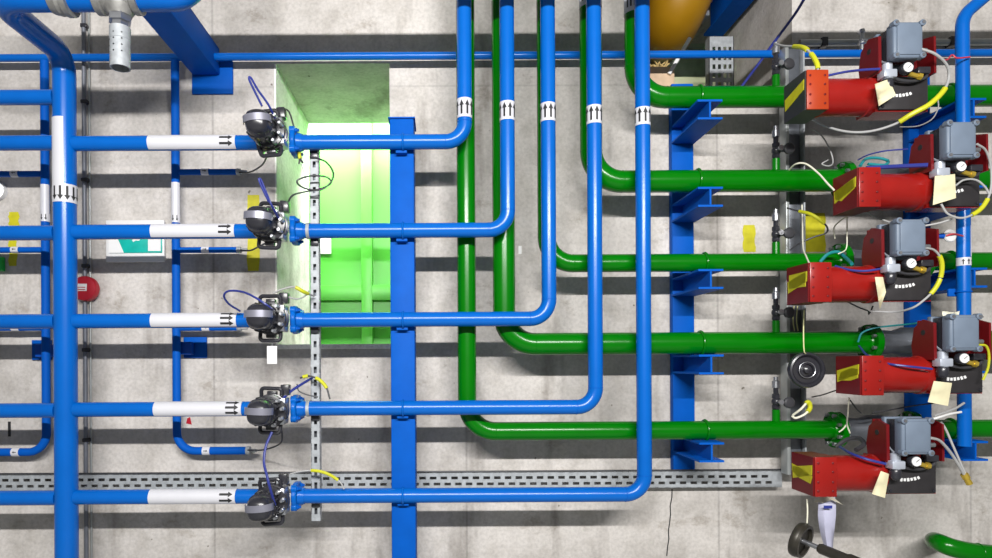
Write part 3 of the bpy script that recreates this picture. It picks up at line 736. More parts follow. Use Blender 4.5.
# right strut behind the green lines
rx0, rx1 = PX(784, 250, 0.14), PX(802, 250, 0.14)
t = thing('slotted_strut', 'dark upright strut right of the small drain valves, crossing behind the green lines', 'strut', ((rx0 + rx1) / 2, -0.12, PZ(790, 474, 0.14)))
zt0, zt1 = PZ(790, 474, 0.14), PZ(790, 48, 0.14)
MB().box(((rx0 + rx1) / 2 + 0.012, -0.11, (zt0 + zt1) / 2), (0.052, 0.05, zt1 - zt0), bev=0.003).build('strut_channel', 'strut_dark', t)
MB().box((rx0 + 0.006, -0.135, (zt0 + zt1) / 2), (0.016, 0.06, zt1 - zt0), bev=0.002).build('strut_rail', 'conduit_grey', t)
MB().box((rx1 + 0.003, -0.135, (zt0 + zt1) / 2), (0.007, 0.05, zt1 - zt0), bev=0.001).build('strut_lip', 'galvanised', t)

# small drain valves on the nipples
dv = thing('drain_valve', '', 'valve', (0, 0, 0), 'small drain valves on the green lines')
MB().lathe((0, 0, 0), (0, 0, 1), [(0, 0.013), (0.006, 0.018), (0.02, 0.018), (0.024, 0.013), (0.05, 0.013), (0.055, 0.018), (0.07, 0.018), (0.074, 0.012), (0.10, 0.012)], 6).build('valve_body', 'black_plastic', dv, local=True)
MB().sphere((0, -0.004, 0.037), 0.021).build('ball_body', 'black_plastic', dv, local=True)
MB().lathe((0, -0.02, 0.037), (0, -1, 0), [(0, 0.007), (0.02, 0.007), (0.022, 0.012), (0.03, 0.012)], 10).build('valve_stem', 'steel', dv, local=True)
MB().lathe((0.036, -0.03, 0.034), (0.15, -1, 0), [(0, 0.008), (0.004, 0.024), (0.016, 0.026), (0.022, 0.020), (0.024, 0.006)], 18).build('valve_knob', 'rubber', dv, local=True)
MB().cyl((0.0, -0.012, 0.035), (0.038, -0.02, 0.035), 0.009, seg=10).build('side_outlet', 'strut_dark', dv, local=True)
MB().lathe((0, 0, 0.10), (0, 0, 1), [(0, 0.016), (0.03, 0.016), (0.034, 0.010), (0.05, 0.010)], 12).build('outlet_cap', 'steel', dv, local=True)
for i in range(5):
    o = dv if i == 0 else copy_tree(dv)
    o.location = (PX(776, gdat[i][1], ZG), -ZG, GZ[i] + gdat[i][2] + 0.05)
    o['label'] = 'small black drain valve standing on the %s green level line, left of its actuator' % ['topmost', 'second', 'third', 'fourth', 'lowest'][i]

# ---------------------------------------------------------------- thin blue riser at the right
zr = 0.46
X = PX(963.5, 250, zr)
t = thing('thin_riser', 'slim blue upright pipe at the right edge, bent over at its top', 'pipe', (X, -zr, PZ(963, 446, zr)))
MB().tube(fillet([(X, -zr, PZ(963, 446, zr)), (X, -zr, PZ(963, 16, zr)), P(1000, -16, zr)], 0.10, 10), 0.0255, 24).build('pipe_run', 'blue', t)
z0, z1 = PZ(963, 266, zr), PZ(963, 258, zr)
m = MB().band((X, -zr, z0), (X, -zr, z1), 0.0255, -1.9, 1.9).build('arrow_marker', 'white_marker', t)
arrows_on(m, (X, -zr, z0 + 0.004), (0, 0, 1), 0.0255, 0.024, (-0.7, 0.0, 0.7), hw=0.002, hl=0.01, hh=0.006)
MB().band((X, -zr, z1 + 0.003), (X, -zr, PZ(963, 226, zr)), 0.0255, 0.5, 0.95).build('text_strip', 'white_marker', t)
mb = MB()
zc = PZ(963, 292, zr); mb.box((X, -zr + 0.024, zc), (0.10, 0.012, 0.034), bev=0.003); mb.torus((X, -zr, zc), (0, 0, 1), 0.027, 0.004, 20, 6)
mb.build('pipe_clamp', 'blue_dull', t)

# ---------------------------------------------------------------- handwheels
def handwheel(name, label, c, axis, rad, m_rim, m_hub, deep=0.0):
    c = V(c); axis = V(axis).normalized()
    t = thing(name, label, 'handwheel', c)
    MB().lathe(c - axis * 0.010, axis, [(0, rad * 0.80), (0, rad * 0.97), (0.006, rad), (0.018, rad), (0.026, rad * 0.95), (0.028, rad * 0.86), (0.022, rad * 0.78), (0.012, rad * 0.74), (0.004, rad * 0.78), (-deep, rad * 0.80), (-deep, rad * 0.95), (0, rad * 0.97)], 36).build('rim', m_rim, t)
    MB().lathe(c - axis * 0.006, axis, [(0, rad * 0.80), (0.012, rad * 0.80), (0.006, rad * 0.70), (0.006, rad * 0.45), (0.018, rad * 0.40), (0.022, rad * 0.32), (0.012, rad * 0.28)], 36).build('dish', m_rim, t)
    MB().torus(c + axis * 0.011, axis, rad * 0.44, rad * 0.022, 32, 8).build('ring_mark', m_hub, t)
    MB().lathe(c + axis * 0.004, axis, [(0, rad * 0.20), (0.014, rad * 0.20), (0.018, rad * 0.10)], 20).build('hub', m_rim, t)
    return t
hw_ = handwheel('handwheel', 'round black handwheel hanging on a string in front of the fourth green line', P(806, 370, 0.42), (-0.05, -1, 0.02), 0.078, 'black_plastic', 'steel')
tag(MB().tube(spline([P(804, 310, 0.45), P(803.5, 330, 0.45), P(804, 350, 0.45), P(806, 354, 0.43)]), 0.0025, 8).build('string', 'string_yellow'), 'pale yellow string holding the round black handwheel', 'string')
ax = V((-0.60, 0.76, 0.22)).normalized()
hc = P(800, 540, 0.60)
h2 = handwheel('handwheel', 'dark tilted handwheel on a stem at the lower right edge of the wall', hc, ax, 0.072, 'dark_handwheel', 'dark_handwheel', 0.012)
MB().tube([hc, hc - ax * 0.07], 0.010, 12).build('stem', 'steel', h2)
MB().lathe(hc - ax * 0.07, -ax, [(0, 0.016), (0.01, 0.021), (0.10, 0.021), (0.11, 0.026), (0.16, 0.026)], 16).build('stem_sleeve', 'dark_handwheel', h2)
tag(MB().tube(spline([P(807, 499, 0.6), P(807.5, 511, 0.6), P(807, 523, 0.6)]), 0.003, 8).build('string', 'white_cord'), 'short white string above the dark tilted handwheel', 'string')

# paper bag hung under the lowest actuator
def sheet(name, pts, m, label, cat, th=0.0015, group=None):
    """pts: rows of points, a bent sheet with thickness"""
    mb = MB(); n = len(pts); w = len(pts[0]); vs = [V(p) for r in pts for p in r]; vs += [v + V((0, th, 0)) for v in vs]; N = n * w; f = []
    for i in range(n - 1):
        for j in range(w - 1):
            a = i * w + j; f.append((a, a + 1, a + w + 1, a + w)); f.append((N + a, N + a + 1, N + a + w + 1, N + a + w))
    for i in range(n - 1):
        for j in (0, w - 1):
            a = i * w + j; f.append((a, a + w, N + a + w, N + a))
    for j in range(w - 1):
        for i in (0, n - 1):
            a = i * w + j; f.append((a, a + 1, N + a + 1, N + a))
    mb.faces(vs, f)
    return tag(mb.build(name, m, smooth=60), label, cat, group)
rows = []
for (y, xa_, xb_, dz) in ((497, 818, 835, 0), (505, 818.5, 836, 0.01), (515, 818, 836, 0.02), (525, 819, 835, 0.012), (535, 821, 834, 0.0), (545, 824, 833, -0.01), (552, 827, 833, -0.015)):
    rows.append([P(xa_, y, 0.58 + dz), P(xa_ + (xb_ - xa_) * 0.35, y + 1, 0.60 + dz), P(xa_ + (xb_ - xa_) * 0.7, y + 1, 0.595 + dz), P(xb_, y, 0.58 + dz)])
sheet('paper_bag', rows, 'violet_paper', 'pale violet paper bag hanging below the lowest red actuator', 'paper bag')
pb0 = P(828, 507, 0.632); MB_ = MB().box((pb0.x, pb0.y, pb0.z), (0.034, 0.001, 0.012))
for o_ in C.objects:
    if o_.name == 'paper_bag': MB_.build('print_band', 'cable_blue', o_)
sheet('bag_flap', [[P(814, 502, 0.56), P(822, 494, 0.6), P(828, 493, 0.6)], [P(822, 503, 0.615), P(832, 500, 0.62), P(843, 505, 0.61)]], 'white_cord', 'clear crumpled wrapper on top of the pale violet paper bag', 'wrapper')

# cream tags hanging on the actuators
def ptag(i, quad, z, label, bend=0.012):
    (ax_, ay), (bx, by), (cx_, cy), (dx_, dy) = quad   # tl tr br bl
    rows = []
    for u in (0, 0.25, 0.5, 0.75, 1):
        lx, ly_ = ax_ + (dx_ - ax_) * u, ay + (dy - ay) * u; qx, qy = bx + (cx_ - bx) * u, by + (cy - by) * u
        w = bend * math.sin(u * 6.0)
        rows.append([P(lx + (qx - lx) * s, ly_ + (qy - ly_) * s, z + w * (1 - s) + 0.006 * math.sin(s * 3)) for s in (0, 0.33, 0.66, 1)])
    sheet('paper_tag', rows, 'cream_paper', label, 'tag', group='paper tags on the actuators')
ptag(0, ((875, 84), (889, 79), (896, 95), (879, 106)), 0.71, 'crumpled cream tag on the topmost red actuator', 0.02)
ptag(1, ((935, 176), (955, 174), (956, 198), (933, 205)), 0.71, 'cream square tag on the second red actuator')
ptag(2, ((875, 277), (883, 277), (886, 292), (880, 309)), 0.71, 'narrow twisted cream tag on the third red actuator', 0.02)
ptag(3, ((934, 381), (952, 383), (948, 406), (928, 402)), 0.73, 'wide pale yellow tag hanging from the fourth red actuator')
ptag(4, ((881, 471), (889, 474), (885, 498), (872, 494)), 0.72, 'slanted cream tag hanging from the lowest red actuator')

# white tag under the third black valve
a, b_ = P(267, 364, 0.5), P(277, 346, 0.5)
t = thing('white_tag', 'small white tag hanging below the third black valve', 'tag', ((a.x + b_.x) / 2, -0.5, a.z))
MB().box(((a.x + b_.x) / 2, -0.5, (a.z + b_.z) / 2), (b_.x - a.x, 0.003, b_.z - a.z), bev=0.001).build('tag_card', 'white_plastic', t)
MB().cyl(((a.x + b_.x) / 2, -0.5, b_.z), ((a.x + b_.x) / 2, -0.46, b_.z + 0.06), 0.0015, seg=6).build('tag_tie', 'cable_grey', t)

# ---------------------------------------------------------------- wall things at the left
# alarm bell
c = P(87, 289, 0.03)
t = thing('alarm_bell', 'round red alarm bell with a white label on the wall beside the riser', 'alarm bell', c)
MB().lathe((c.x, -0.002, c.z), (0, -1, 0), [(0, 0.040), (0.02, 0.040), (0.022, 0.056), (0.026, 0.062), (0.052, 0.062), (0.060, 0.057), (0.063, 0.045), (0.066, 0.02)], 28).build('gong', 'bell_red', t)
MB().box((c.x - 0.012, -0.066, c.z + 0.004), (0.064, 0.006, 0.036), bev=0.002).build('label_plate', 'white_plastic', t)
mm = t.children[-1]
for dz in (-0.007, 0.004): MB().box((c.x - 0.012, -0.0695, c.z + dz), (0.05, 0.001, 0.004)).build('print_line', 'bell_red', mm)
# exit sign
a, b_ = P(106, 262, 0.03), P(164, 220, 0.03)
t = thing('exit_sign', 'white framed sign with a teal picture panel behind the second blue branch', 'sign', ((a.x + b_.x) / 2, -0.03, a.z))
MB().box(((a.x + b_.x) / 2, -0.0225, (a.z + b_.z) / 2), (b_.x - a.x, 0.016, b_.z - a.z), bev=0.002).build('sign_housing', 'white_plastic', t)
pa, pb = P(109, 253, 0.034), P(162, 226, 0.034)
MB().box(((pa.x + pb.x) / 2, -0.033, (pa.z + pb.z) / 2), (pb.x - pa.x, 0.006, pb.z - pa.z), bev=0.001).build('sign_panel', 'teal', t)
pn = t.children[-1]
q0, q1 = P(148, 251, 0.038), P(160.5, 228, 0.038)
MB().box(((q0.x + q1.x) / 2, -0.0368, (q0.z + q1.z) / 2), (q1.x - q0.x, 0.002, q1.z - q0.z)).build('white_field', 'white_plastic', pn)
q0, q1 = P(109, 262, 0.038), P(126, 236, 0.038)
MB().prism([(0, 0, 0), (0.075, 0, 0), (0.045, 0, 0.07), (0.012, 0, 0.12), (0, 0, 0.12)], (pa.x, -0.0378, pa.z), (pa.x, -0.0362, pa.z)).build('white_field', 'white_plastic', pn)  # glare at the panel's lower left, laid on as a white sheet
am_ = P(138, 240, 0.038)
MB().prism([(-0.03, 0, 0.0), (-0.012, 0, 0.012), (0.0, 0, 0.006), (0.012, 0, 0.018), (0.02, 0, 0.012), (0.004, 0, -0.004), (-0.012, 0, -0.002), (-0.024, 0, -0.01)], (am_.x, -0.0378, am_.z), (am_.x, -0.0362, am_.z)).build('pictogram', 'white_plastic', pn)
# painted marks
def mark(label, x0, y0, x1, y1):
    a, b_ = P(x0, y1, 0), P(x1, y0, 0)
    mb = MB(); n = 6; poly = []
    for j in range(n + 1): poly.append((a.x + 0.004 * math.sin(j * 2.1 + x0), 0, a.z + (b_.z - a.z) * j / n))
    for j in range(n + 1): poly.append((b_.x + 0.004 * math.sin(j * 1.7 + y0), 0, b_.z - (b_.z - a.z) * j / n))
    mb.prism(poly, (0, -0.0015, 0), (0, -0.0002, 0))
    tag(mb.build('yellow_mark', 'yellow_paint'), label, 'paint mark', 'yellow marks on the wall')
mark('yellow painted dash on the wall at the left edge, above the blue branch', 9, 212, 19, 226)
mark('yellow painted stripe on the wall at the left edge, below the blue branch', 9, 234, 17, 266)
mark('yellow stripe on the wall behind the second black valve', 247.5, 195, 259, 271)
mark('narrow yellow stripe on the wall above the third green line', 743, 225, 755, 252)
mark('wide yellow patch on the wall right of the dark strut', 802, 213, 825, 252)
# red arrow-like dab
a = P(189, 421, 0)
tag(MB().prism([(-0.014, 0, -0.012), (0.014, 0, -0.018), (0.006, 0, 0.02), (-0.008, 0, 0.014)], (a.x, -0.0015, a.z), (a.x, -0.0002, a.z)).build('red_mark', 'bell_red'), 'tiny red dab on the wall left of the fourth black valve', 'paint mark')
a = P(9.5, 429, 0)
tag(MB().box((a.x, -0.001, a.z), (0.014, 0.0012, 0.075)).build('black_mark', 'black_ink'), 'short black upright dash on the wall at the left edge, above the stub elbow', 'paint mark')
a = P(520, 250, 0)
tag(MB().box((a.x, -0.001, a.z), (0.016, 0.0014, 0.04)).build('white_sticker', 'white_plastic'), 'tiny white sticker on the bare wall right of the second green upright', 'sticker')
# lamp and green box at the left edge
c = P(-8, 189, 0.05)
t = thing('wall_lamp', 'round white glowing lamp cut by the left edge', 'lamp', (c.x, -0.05, c.z))
MB().lathe((c.x, -0.001, c.z), (0, -1, 0), [(0, 0.045), (0.03, 0.045), (0.03, 0.03)], 20).build('lamp_base', 'white_plastic', t)
MB().lathe((c.x, -0.03, c.z), (0, -1, 0), [(0, 0.036), (0.02, 0.033), (0.035, 0.018), (0.038, 0.004)], 20).build('lamp_dome', 'lamp_glass', t)
a = P(-2, 264, 0.02)
t = thing('green_box', 'small bright green box cut by the left edge', 'box', a)
MB().box((a.x, -0.016, a.z), (0.05, 0.03, 0.07), bev=0.004).build('box_case', 'bright_green', t)
MB().box((a.x, -0.033, a.z), (0.02, 0.006, 0.02), bev=0.002).build('box_button', 'white_plastic', t)

# ---------------------------------------------------------------- upper right opening
yp = 0.45
def Q(px, py, Y):
    k = D / (D + Y); dx, dy = px - VX, py - VY
    x, y = dx * _c - dy * _s, dx * _s + dy * _c
    return V((x * S / k, Y, ZC - y * S / k))
t = thing('yellow_pipe', 'thick ochre yellow pipe bending into the upper opening', 'pipe', Q(668, 20, yp))
path = [Q(710, -70, 0.30), Q(690, -25, 0.38), Q(676, 8, 0.45), Q(667, 28, 0.62), Q(665, 33, 0.9), Q(662, 40, 1.5)]
MB().tube(spline(path, 6), 0.168, 36).build('pipe_bend', 'yellow_pipe', t)
pa = Q(690, -5, 0.40); dv_ = (Q(676, 8, 0.45) - Q(690, -25, 0.38)).normalized()
MB().torus(Q(683, -8, 0.415), dv_, 0.168, 0.004, 40, 6).build('weld_seam', 'yellow_pipe', t)
# blue beam through the opening
e0, e1 = Q(703, 37, 0.72), Q(722, 37, 0.72)
t = thing('roof_beam', 'dark blue beam running back through the upper opening beside the yellow pipe', 'beam', ((e0.x + e1.x) / 2, 0.2, e0.z))
ibm = MB(); wv = e1.x - e0.x
ibm.box(((e0.x + e1.x) / 2, 0.06, e0.z + 0.006), (wv, 1.3, 0.012)); ibm.box(((e0.x + e1.x) / 2, 0.06, e0.z + 0.2), (wv, 1.3, 0.012)); ibm.box(((e0.x + e1.x) / 2 - 0.01, 0.06, e0.z + 0.1), (0.012, 1.3, 0.19))
ibm.build('beam_profile', 'blue_dull', t)
MB().box((e0.x - 0.02, 0.70, e0.z + 0.11), (0.06, 0.10, 0.03)).build('beam_cleat', 'galvanised', t)
# upright perforated tray
g0, g1 = Q(709, 60, 0.45), Q(734, 60, 0.45)
zb_, zt_ = Q(720, 118, 0.45).z, Q(720, 36.5, 0.45).z
mb = MB(); cuts = []; z = zb_ + 0.03; w = g1.x - g0.x; j = 0
while z < zt_ - 0.05:
    for u in (0.14, 0.36, 0.58, 0.78):
        if 1: cuts.append((g0.x + w * u, g0.x + w * (u + 0.12), z, z + 0.026))
    z += 0.05
slotted(mb, g0.x, g1.x, zb_, zt_, 0.45, cuts)
mb.box((g0.x + 0.002, 0.475, (zb_ + zt_) / 2), (0.004, 0.05, zt_ - zb_)); mb.box((g1.x - 0.002, 0.475, (zb_ + zt_) / 2), (0.004, 0.05, zt_ - zb_))
tag(mb.build('cable_tray', 'galvanised'), 'upright perforated metal cable tray in the upper opening below the dark blue beam', 'cable tray')
# olive ledge and wooden block on the sill
a, b_ = Q(655, 118, 0.9), Q(745, 77, 0.9)
tag(MB().box(((a.x + b_.x) / 2, 0.95, (a.z + b_.z) / 2), (b_.x - a.x + 0.3, 0.12, b_.z - a.z), bev=0.004).build('ledge_beam', 'olive'), 'pale olive ledge beam at the back of the upper opening', 'beam')
a, b_ = Q(645, 71, 0.12), Q(671, 71, 0.12)
zb2 = o2z0
wl = max(a.x, o2x0 + 0.004)
tag(MB().box(((wl + b_.x) / 2, 0.12, (zb2 + a.z) / 2), (b_.x - wl, 0.10, a.z - zb2), bev=0.003).build('wood_block', 'wood'), 'pinkish wooden block on the sill beside the rightmost blue upright', 'block')
mb = MB()
for j in range(26):
    p = V(((wl + b_.x) / 2 + random.uniform(-0.035, 0.045), 0.12 + random.uniform(-0.03, 0.03), a.z + 0.004))
    q = p + V((random.uniform(-0.03, 0.03), random.uniform(-0.01, 0.01), random.uniform(0.012, 0.045)))
    mb.tube([p, (p + q) / 2 + V((random.uniform(-0.01, 0.01), 0, 0.006)), q], 0.004, 6)
tag(mb.build('straw_wad', 'wool'), 'brown wad of straw on the wooden block', 'straw', kind='stuff')
tag(MB().cyl(Q(669, 74, 0.06), Q(690, 38, 0.02), 0.010, seg=10).build('white_batten', 'white_plastic'), 'white batten leaning past the yellow pipe in the upper opening', 'batten')
# tray lying on the jamb
mb = MB(); pa, pb = V((o2x1 - 0.012, 0.06, o2z0 + 0.02)), V((o2x1 - 0.012, 0.74, o2z0 + 0.02))
cuts = []; y = 0.10
for (z0_, z1_) in ((0.02, 0.035), (0.085, 0.10)):
    mb.box((o2x1 - 0.012, 0.40, o2z0 + (z0_ + z1_) / 2 + 0.02), (0.008, 0.68, z1_ - z0_))
while y < 0.74:
    mb.box((o2x1 - 0.012, y, o2z0 + 0.08), (0.006, 0.014, 0.065), Matrix.Rotation(R(30), 3, 'X')); y += 0.04
tag(mb.build('cable_ladder', 'galvanised'), 'narrow cable ladder lying along the concrete side of the upper opening', 'cable tray')
# grey conduit upper right with its tap
cz = PZ(900, 42, 0.03)
t = thing('conduit', 'grey metal conduit running level high on the wall at the right', 'conduit', (2.6, -0.03, cz))
MB().cyl((PX(800, 42, 0.03), -0.025, cz), (3.9, -0.025, cz), 0.016, seg=16).build('conduit_tube', 'conduit_grey', t)
for px in (824, 952): MB().box((PX(px, 42, 0.03), -0.023, cz), (0.03, 0.042, 0.046), bev=0.004).build('conduit_clip', 'black_plastic', t)
c = P(862, 50, 0.085)
t = thing('vent_tap', 'small chrome vent tap on the level thin blue pipe left of the topmost grey box', 'tap', (c.x, -ZT, hz_))
MB().lathe((c.x, -ZT, hz_ + 0.012), (0, 0, 1), [(0, 0.010), (0.03, 0.010), (0.034, 0.018), (0.055, 0.018), (0.06, 0.010), (0.085, 0.010), (0.088, 0.016), (0.105, 0.012)], 14).build('tap_body', 'steel', t)
MB().box((c.x + 0.012, -ZT - 0.018, hz_ + 0.06), (0.05, 0.008, 0.012), bev=0.002).build('tap_lever', 'steel', t)

# overhead pipe just above the picture; it throws the dark band along the top of the wall
oz = ZC + 319 * S
tag(MB().cyl((-1.66, -0.80, oz), (4.2, -0.80, oz), 0.040, seg=20).build('overhead_pipe', 'galvanised'), 'level pipe hung above the picture in front of the wall', 'pipe')

# green pipe at the bottom right corner
pth = fillet([P(930, 538, 0.25), P(943, 545, 0.42), P(1010, 556, 0.42), P(1060, 558, 0.42)], [0.10, 0.3], 8)
t = thing('green_bend', 'short green pipe bend leaving the picture at the lower right corner', 'pipe', P(930, 545, 0.4))
MB().tube(spline([P(936, 542, 0.02), P(935, 541, 0.25), P(940, 543, 0.36), P(955, 548.5, 0.40), P(980, 553, 0.41), P(1020, 556, 0.41), P(1070, 556, 0.41)], 8), 0.040, 28).build('pipe_bend', 'green', t)
MB().torus(P(978, 552.5, 0.41), (1, 0, -0.12), 0.040, 0.0015, 28, 6).build('weld_seam', 'green', t)

# ---------------------------------------------------------------- cables
def cable(label, pts, r, m, cat='cable', name='cable', sleeves=(), n=8, group=None):
    p3 = spline([P(*p) for p in pts], n)
    if not sleeves:
        return tag(MB().tube(p3, r, 8).build(name, m), label, cat, group)
    t = thing(name, label, cat, p3[0], group)
    MB().tube(p3, r, 8).build('cable_core', m, t)
    for (u0, u1, mm_) in sleeves:
        i0, i1 = int(u0 * (len(p3) - 1)), int(u1 * (len(p3) - 1))
        MB().tube(p3[i0:i1 + 1], r * 2.0, 10).build('marking_sleeve', mm_, t)
    return t
# blue loops on the valves
cable('dark blue air hose looping above the topmost black valve', [(262, 106, .60), (255, 92, .60), (249, 79, .60), (251, 78, .60), (258, 90, .60), (268, 104, .6), (275, 118, .55)], .0045, 'cable_blue', 'hose', 'air_hose')
cable('dark blue air hose looping above the second black valve', [(269, 202, .60), (264, 192, .60), (259, 180, .60), (261, 180, .60), (266, 192, .60), (272, 206, .6), (281, 222, .52)], .0045, 'cable_blue', 'hose', 'air_hose')
cable('dark blue air hose arching left of the third black valve', [(240, 311, .44), (229, 304, .50), (224, 296, .54), (229, 291, .56), (243, 292, .58), (256, 298, .62), (268, 306, .62), (275, 312, .56)], .0045, 'cable_blue', 'hose', 'air_hose')
cable('blue air hose rising from the fourth black valve to the strut', [(278, 404, .52), (290, 392, .46), (302, 384, .42), (312, 378, .36)], .006, 'cable_blue', 'hose', 'air_hose')
cable('blue air hose hanging between the fourth and the lowest black valves', [(272, 432, .56), (266, 446, .58), (264, 462, .6), (267, 476, .62), (270, 488, .62), (275, 505, .58)], .0055, 'cable_blue', 'hose', 'air_hose')
for lab, pts in (('upper thin dark hose from the wall stub pipe to the topmost black valve', [(238, 172.5, .09), (250, 172, .15), (262, 165, .3), (268, 154, .42)]),
                 ('thin dark hose from the wall stub pipe to the second black valve', [(240, 250, .09), (250, 250.5, .16), (258, 247, .28), (266, 243, .42)]),
                 ('thin dark hose from the lowest wall stub to the fourth black valve', [(246, 450, .09), (262, 450, .2), (276, 446, .34), (282, 440, .40), (281, 425, .44)])):
    cable(lab, pts, .004, 'cable_black', 'hose', 'air_hose')
cable('black cable curled in a loop in front of the slotted strut', [(286, 208, .46), (292, 196, .42), (304, 192, .40), (320, 189, .39), (331, 183, .39), (326, 177, .40), (310, 176, .40), (297, 181, .40), (304, 188, .41), (320, 190, .41), (331, 182, .40), (333, 172, .39), (326, 162, .38), (316, 158, .36)], .004, 'cable_black')
cable('grey cable with a yellow sleeve from the third black valve to the strut', [(273, 293, .5), (283, 289, .48), (294, 287, .46), (304, 292, .44), (314, 296, .36)], .004, 'cable_grey', sleeves=((.55, .85, 'yellow_sleeve'),))
cable('grey cable drooping from the third black valve to the strut', [(288, 297, .46), (297, 299, .44), (305, 296, .42), (309, 291, .4)], .0035, 'cable_grey')
cable('black cable with a yellow sleeve arching over the fourth blue line', [(300, 378, .4), (308, 376, .4), (318, 379, .4), (326, 387, .4), (330, 399, .41)], .004, 'cable_black', sleeves=((.1, .25, 'yellow_sleeve'), (.45, .8, 'yellow_sleeve')))
cable('thin black cable sagging beside the strut above the fourth blue line', [(297, 384, .42), (299, 391, .42), (308, 395, .41), (318, 397, .40)], .003, 'cable_black')
cable('grey cable with a yellow sleeve arching over the lowest blue line', [(290, 474, .46), (304, 471, .42), (318, 471, .42), (330, 475, .42), (340, 482, .42), (344, 489, .42)], .0035, 'cable_grey', sleeves=((.3, .75, 'yellow_sleeve'),))
cable('black cable dropping from the topmost black valve connector', [(283, 108, .46), (289, 112, .44), (293, 124, .42), (295, 135, .42)], .0035, 'cable_black')
cable('yellow and black cable end below the topmost blue line', [(299, 152, .38), (300, 158, .38), (303, 163, .38), (300, 160, .38), (299, 164, .38)], .004, 'cable_black', sleeves=((.05, .3, 'yellow_sleeve'),))
cable('thin pale wire hanging from the cable end beside the strut', [(301, 164, .37), (304, 172, .36), (308, 184, .35), (310, 190, .34)], .0018, 'cable_grey')
# right hand side cables
cable('dark blue cable crossing the upper opening diagonally', [(806, -4, .30), (795, 14, .22), (775, 41, .12), (757, 66, .06), (739, 90, .03)], .0065, 'cable_blue')
cable('black cable with yellow sleeves from the topmost drain valve to the topmost actuator', [(776, 44, .30), (784, 46, .38), (794, 46.5, .46), (804, 48, .55), (812, 55, .6), (817, 64, .63), (818, 72, .64)], .0048, 'cable_grey', sleeves=((.34, .58, 'yellow_sleeve'), (.66, .95, 'yellow_sleeve')))
cable('blue air hose along the top of the topmost actuator', [(826, 76, .62), (845, 72, .64), (862, 70, .68), (880, 69, .70)], .005, 'cable_blue', 'hose', 'air_hose')
cable('grey cable with yellow sleeves sweeping below the topmost actuator', [(921, 49, .74), (935, 54, .74), (946, 64, .72), (949, 76, .70), (944, 90, .70), (930, 104, .70), (912, 114, .68), (895, 124, .64), (872, 131, .6), (850, 132, .56), (828, 127, .5), (808, 117, .4)], .005, 'cable_grey', sleeves=((.36, .50, 'yellow_sleeve'), (.505, .62, 'yellow_sleeve')))
cable('thin white cable curving under the topmost actuator', [(900, 127, .55), (918, 126, .55), (932, 119, .58), (938, 108, .6), (938, 100, .6)], .0025, 'cable_grey')
cable('red lead with a frayed end left of the slim blue upright', [(921, 50, .72), (934, 56, .6), (946, 60, .55), (952, 55, .52), (957, 58, .52), (970, 57, .5)], .0032, 'cable_red', 'cable')
cable('black cable dangling between the topmost and second actuators', [(812, 129, .3), (822, 136, .3), (830, 150, .3), (833, 162, .31), (829, 166, .32), (822, 164, .33), (828, 160, .33)], .0032, 'cable_grey')
cable('white cable arching over the second green line left of its actuator', [(789, 170, .30), (796, 164, .36), (806, 164, .40), (818, 173, .46), (828, 184, .54), (834, 190, .58)], .0038, 'white_cord')
cable('light blue hose arching above the second actuator', [(858, 160, .5), (868, 155, .55), (885, 151, .6), (908, 149, .64)], .003, 'cable_blue', 'hose', 'air_hose')
cable('thick blue hose behind the second actuator cylinder', [(866, 168, .6), (885, 167, .62), (905, 166, .64), (928, 165, .68)], .0085, 'cable_blue', 'hose', 'air_hose')
cable('teal hose coil above the second actuator', [(860, 166, .52), (866, 159, .50), (878, 158, .50), (888, 161, .52), (884, 165, .54), (868, 164, .54)], .006, 'cable_teal', 'hose', 'air_hose')
cable('black and yellow cable curving at the right of the second actuator', [(977, 144, .74), (986, 151, .72), (991, 168, .70), (991, 188, .70), (986, 202, .70), (977, 212, .70), (962, 218, .70), (948, 214, .70), (941, 204, .70)], .0042, 'cable_grey', sleeves=((.48, .68, 'yellow_sleeve'),))
cable('grey cable loop on the second actuator cover', [(955, 186, .70), (964, 180, .70), (976, 180, .70), (985, 187, .7), (989, 194, .7)], .0038, 'cable_grey')
cable('white cord with a yellow end beside the dark strut above the third green line', [(787, 208, .24), (798, 211, .28), (810, 214, .34), (820, 220, .36), (827, 227, .36), (826, 233, .35), (814, 237, .33), (800, 243, .31), (790, 250, .32)], .0038, 'cable_black', sleeves=((.15, .45, 'yellow_sleeve'),))
cable('thin white cord running down the dark strut to the third actuator', [(802, 205, .24), (802.5, 222, .26), (803, 247, .4), (806, 256, .55), (809, 263, .66)], .0030, 'white_cord', 'cord', 'cord')
cable('grey cable crossing above the third actuator grey box', [(866, 212, .45), (876, 217, .5), (892, 223, .55), (910, 227, .62), (935, 224, .66), (952, 219, .68)], .0038, 'cable_grey')
cable('white cord drooping above the third actuator', [(835, 239, .36), (834, 228, .36), (840, 221, .38), (846, 217, .4)], .003, 'white_cord', 'cord', 'cord')
cable('thin white string hanging to the third green flange', [(847, 216, .40), (847, 235, .42), (846, 249, .42), (838, 254, .42)], .0025, 'white_cord', 'cord', 'cord')
cable('yellow and grey cable bowing right of the third actuator', [(926, 248, .74), (934, 250, .73), (940, 257, .72), (942, 267, .71), (940, 279, .70), (934, 290, .70), (924, 300, .69), (912, 308, .67), (894, 312, .6), (870, 311, .55)], .0042, 'cable_grey', sleeves=((.22, .44, 'yellow_sleeve'), (.45, .60, 'yellow_sleeve')))
cable('black cable under the third actuator', [(848, 302, .55), (858, 307, .5), (868, 311, .45), (869, 314, .42), (873, 306, .44)], .003, 'cable_black')
cable('blue hose along the top of the third actuator', [(835, 266, .62), (850, 270, .66), (865, 271, .69), (880, 269, .7)], .0045, 'cable_blue', 'hose', 'air_hose')
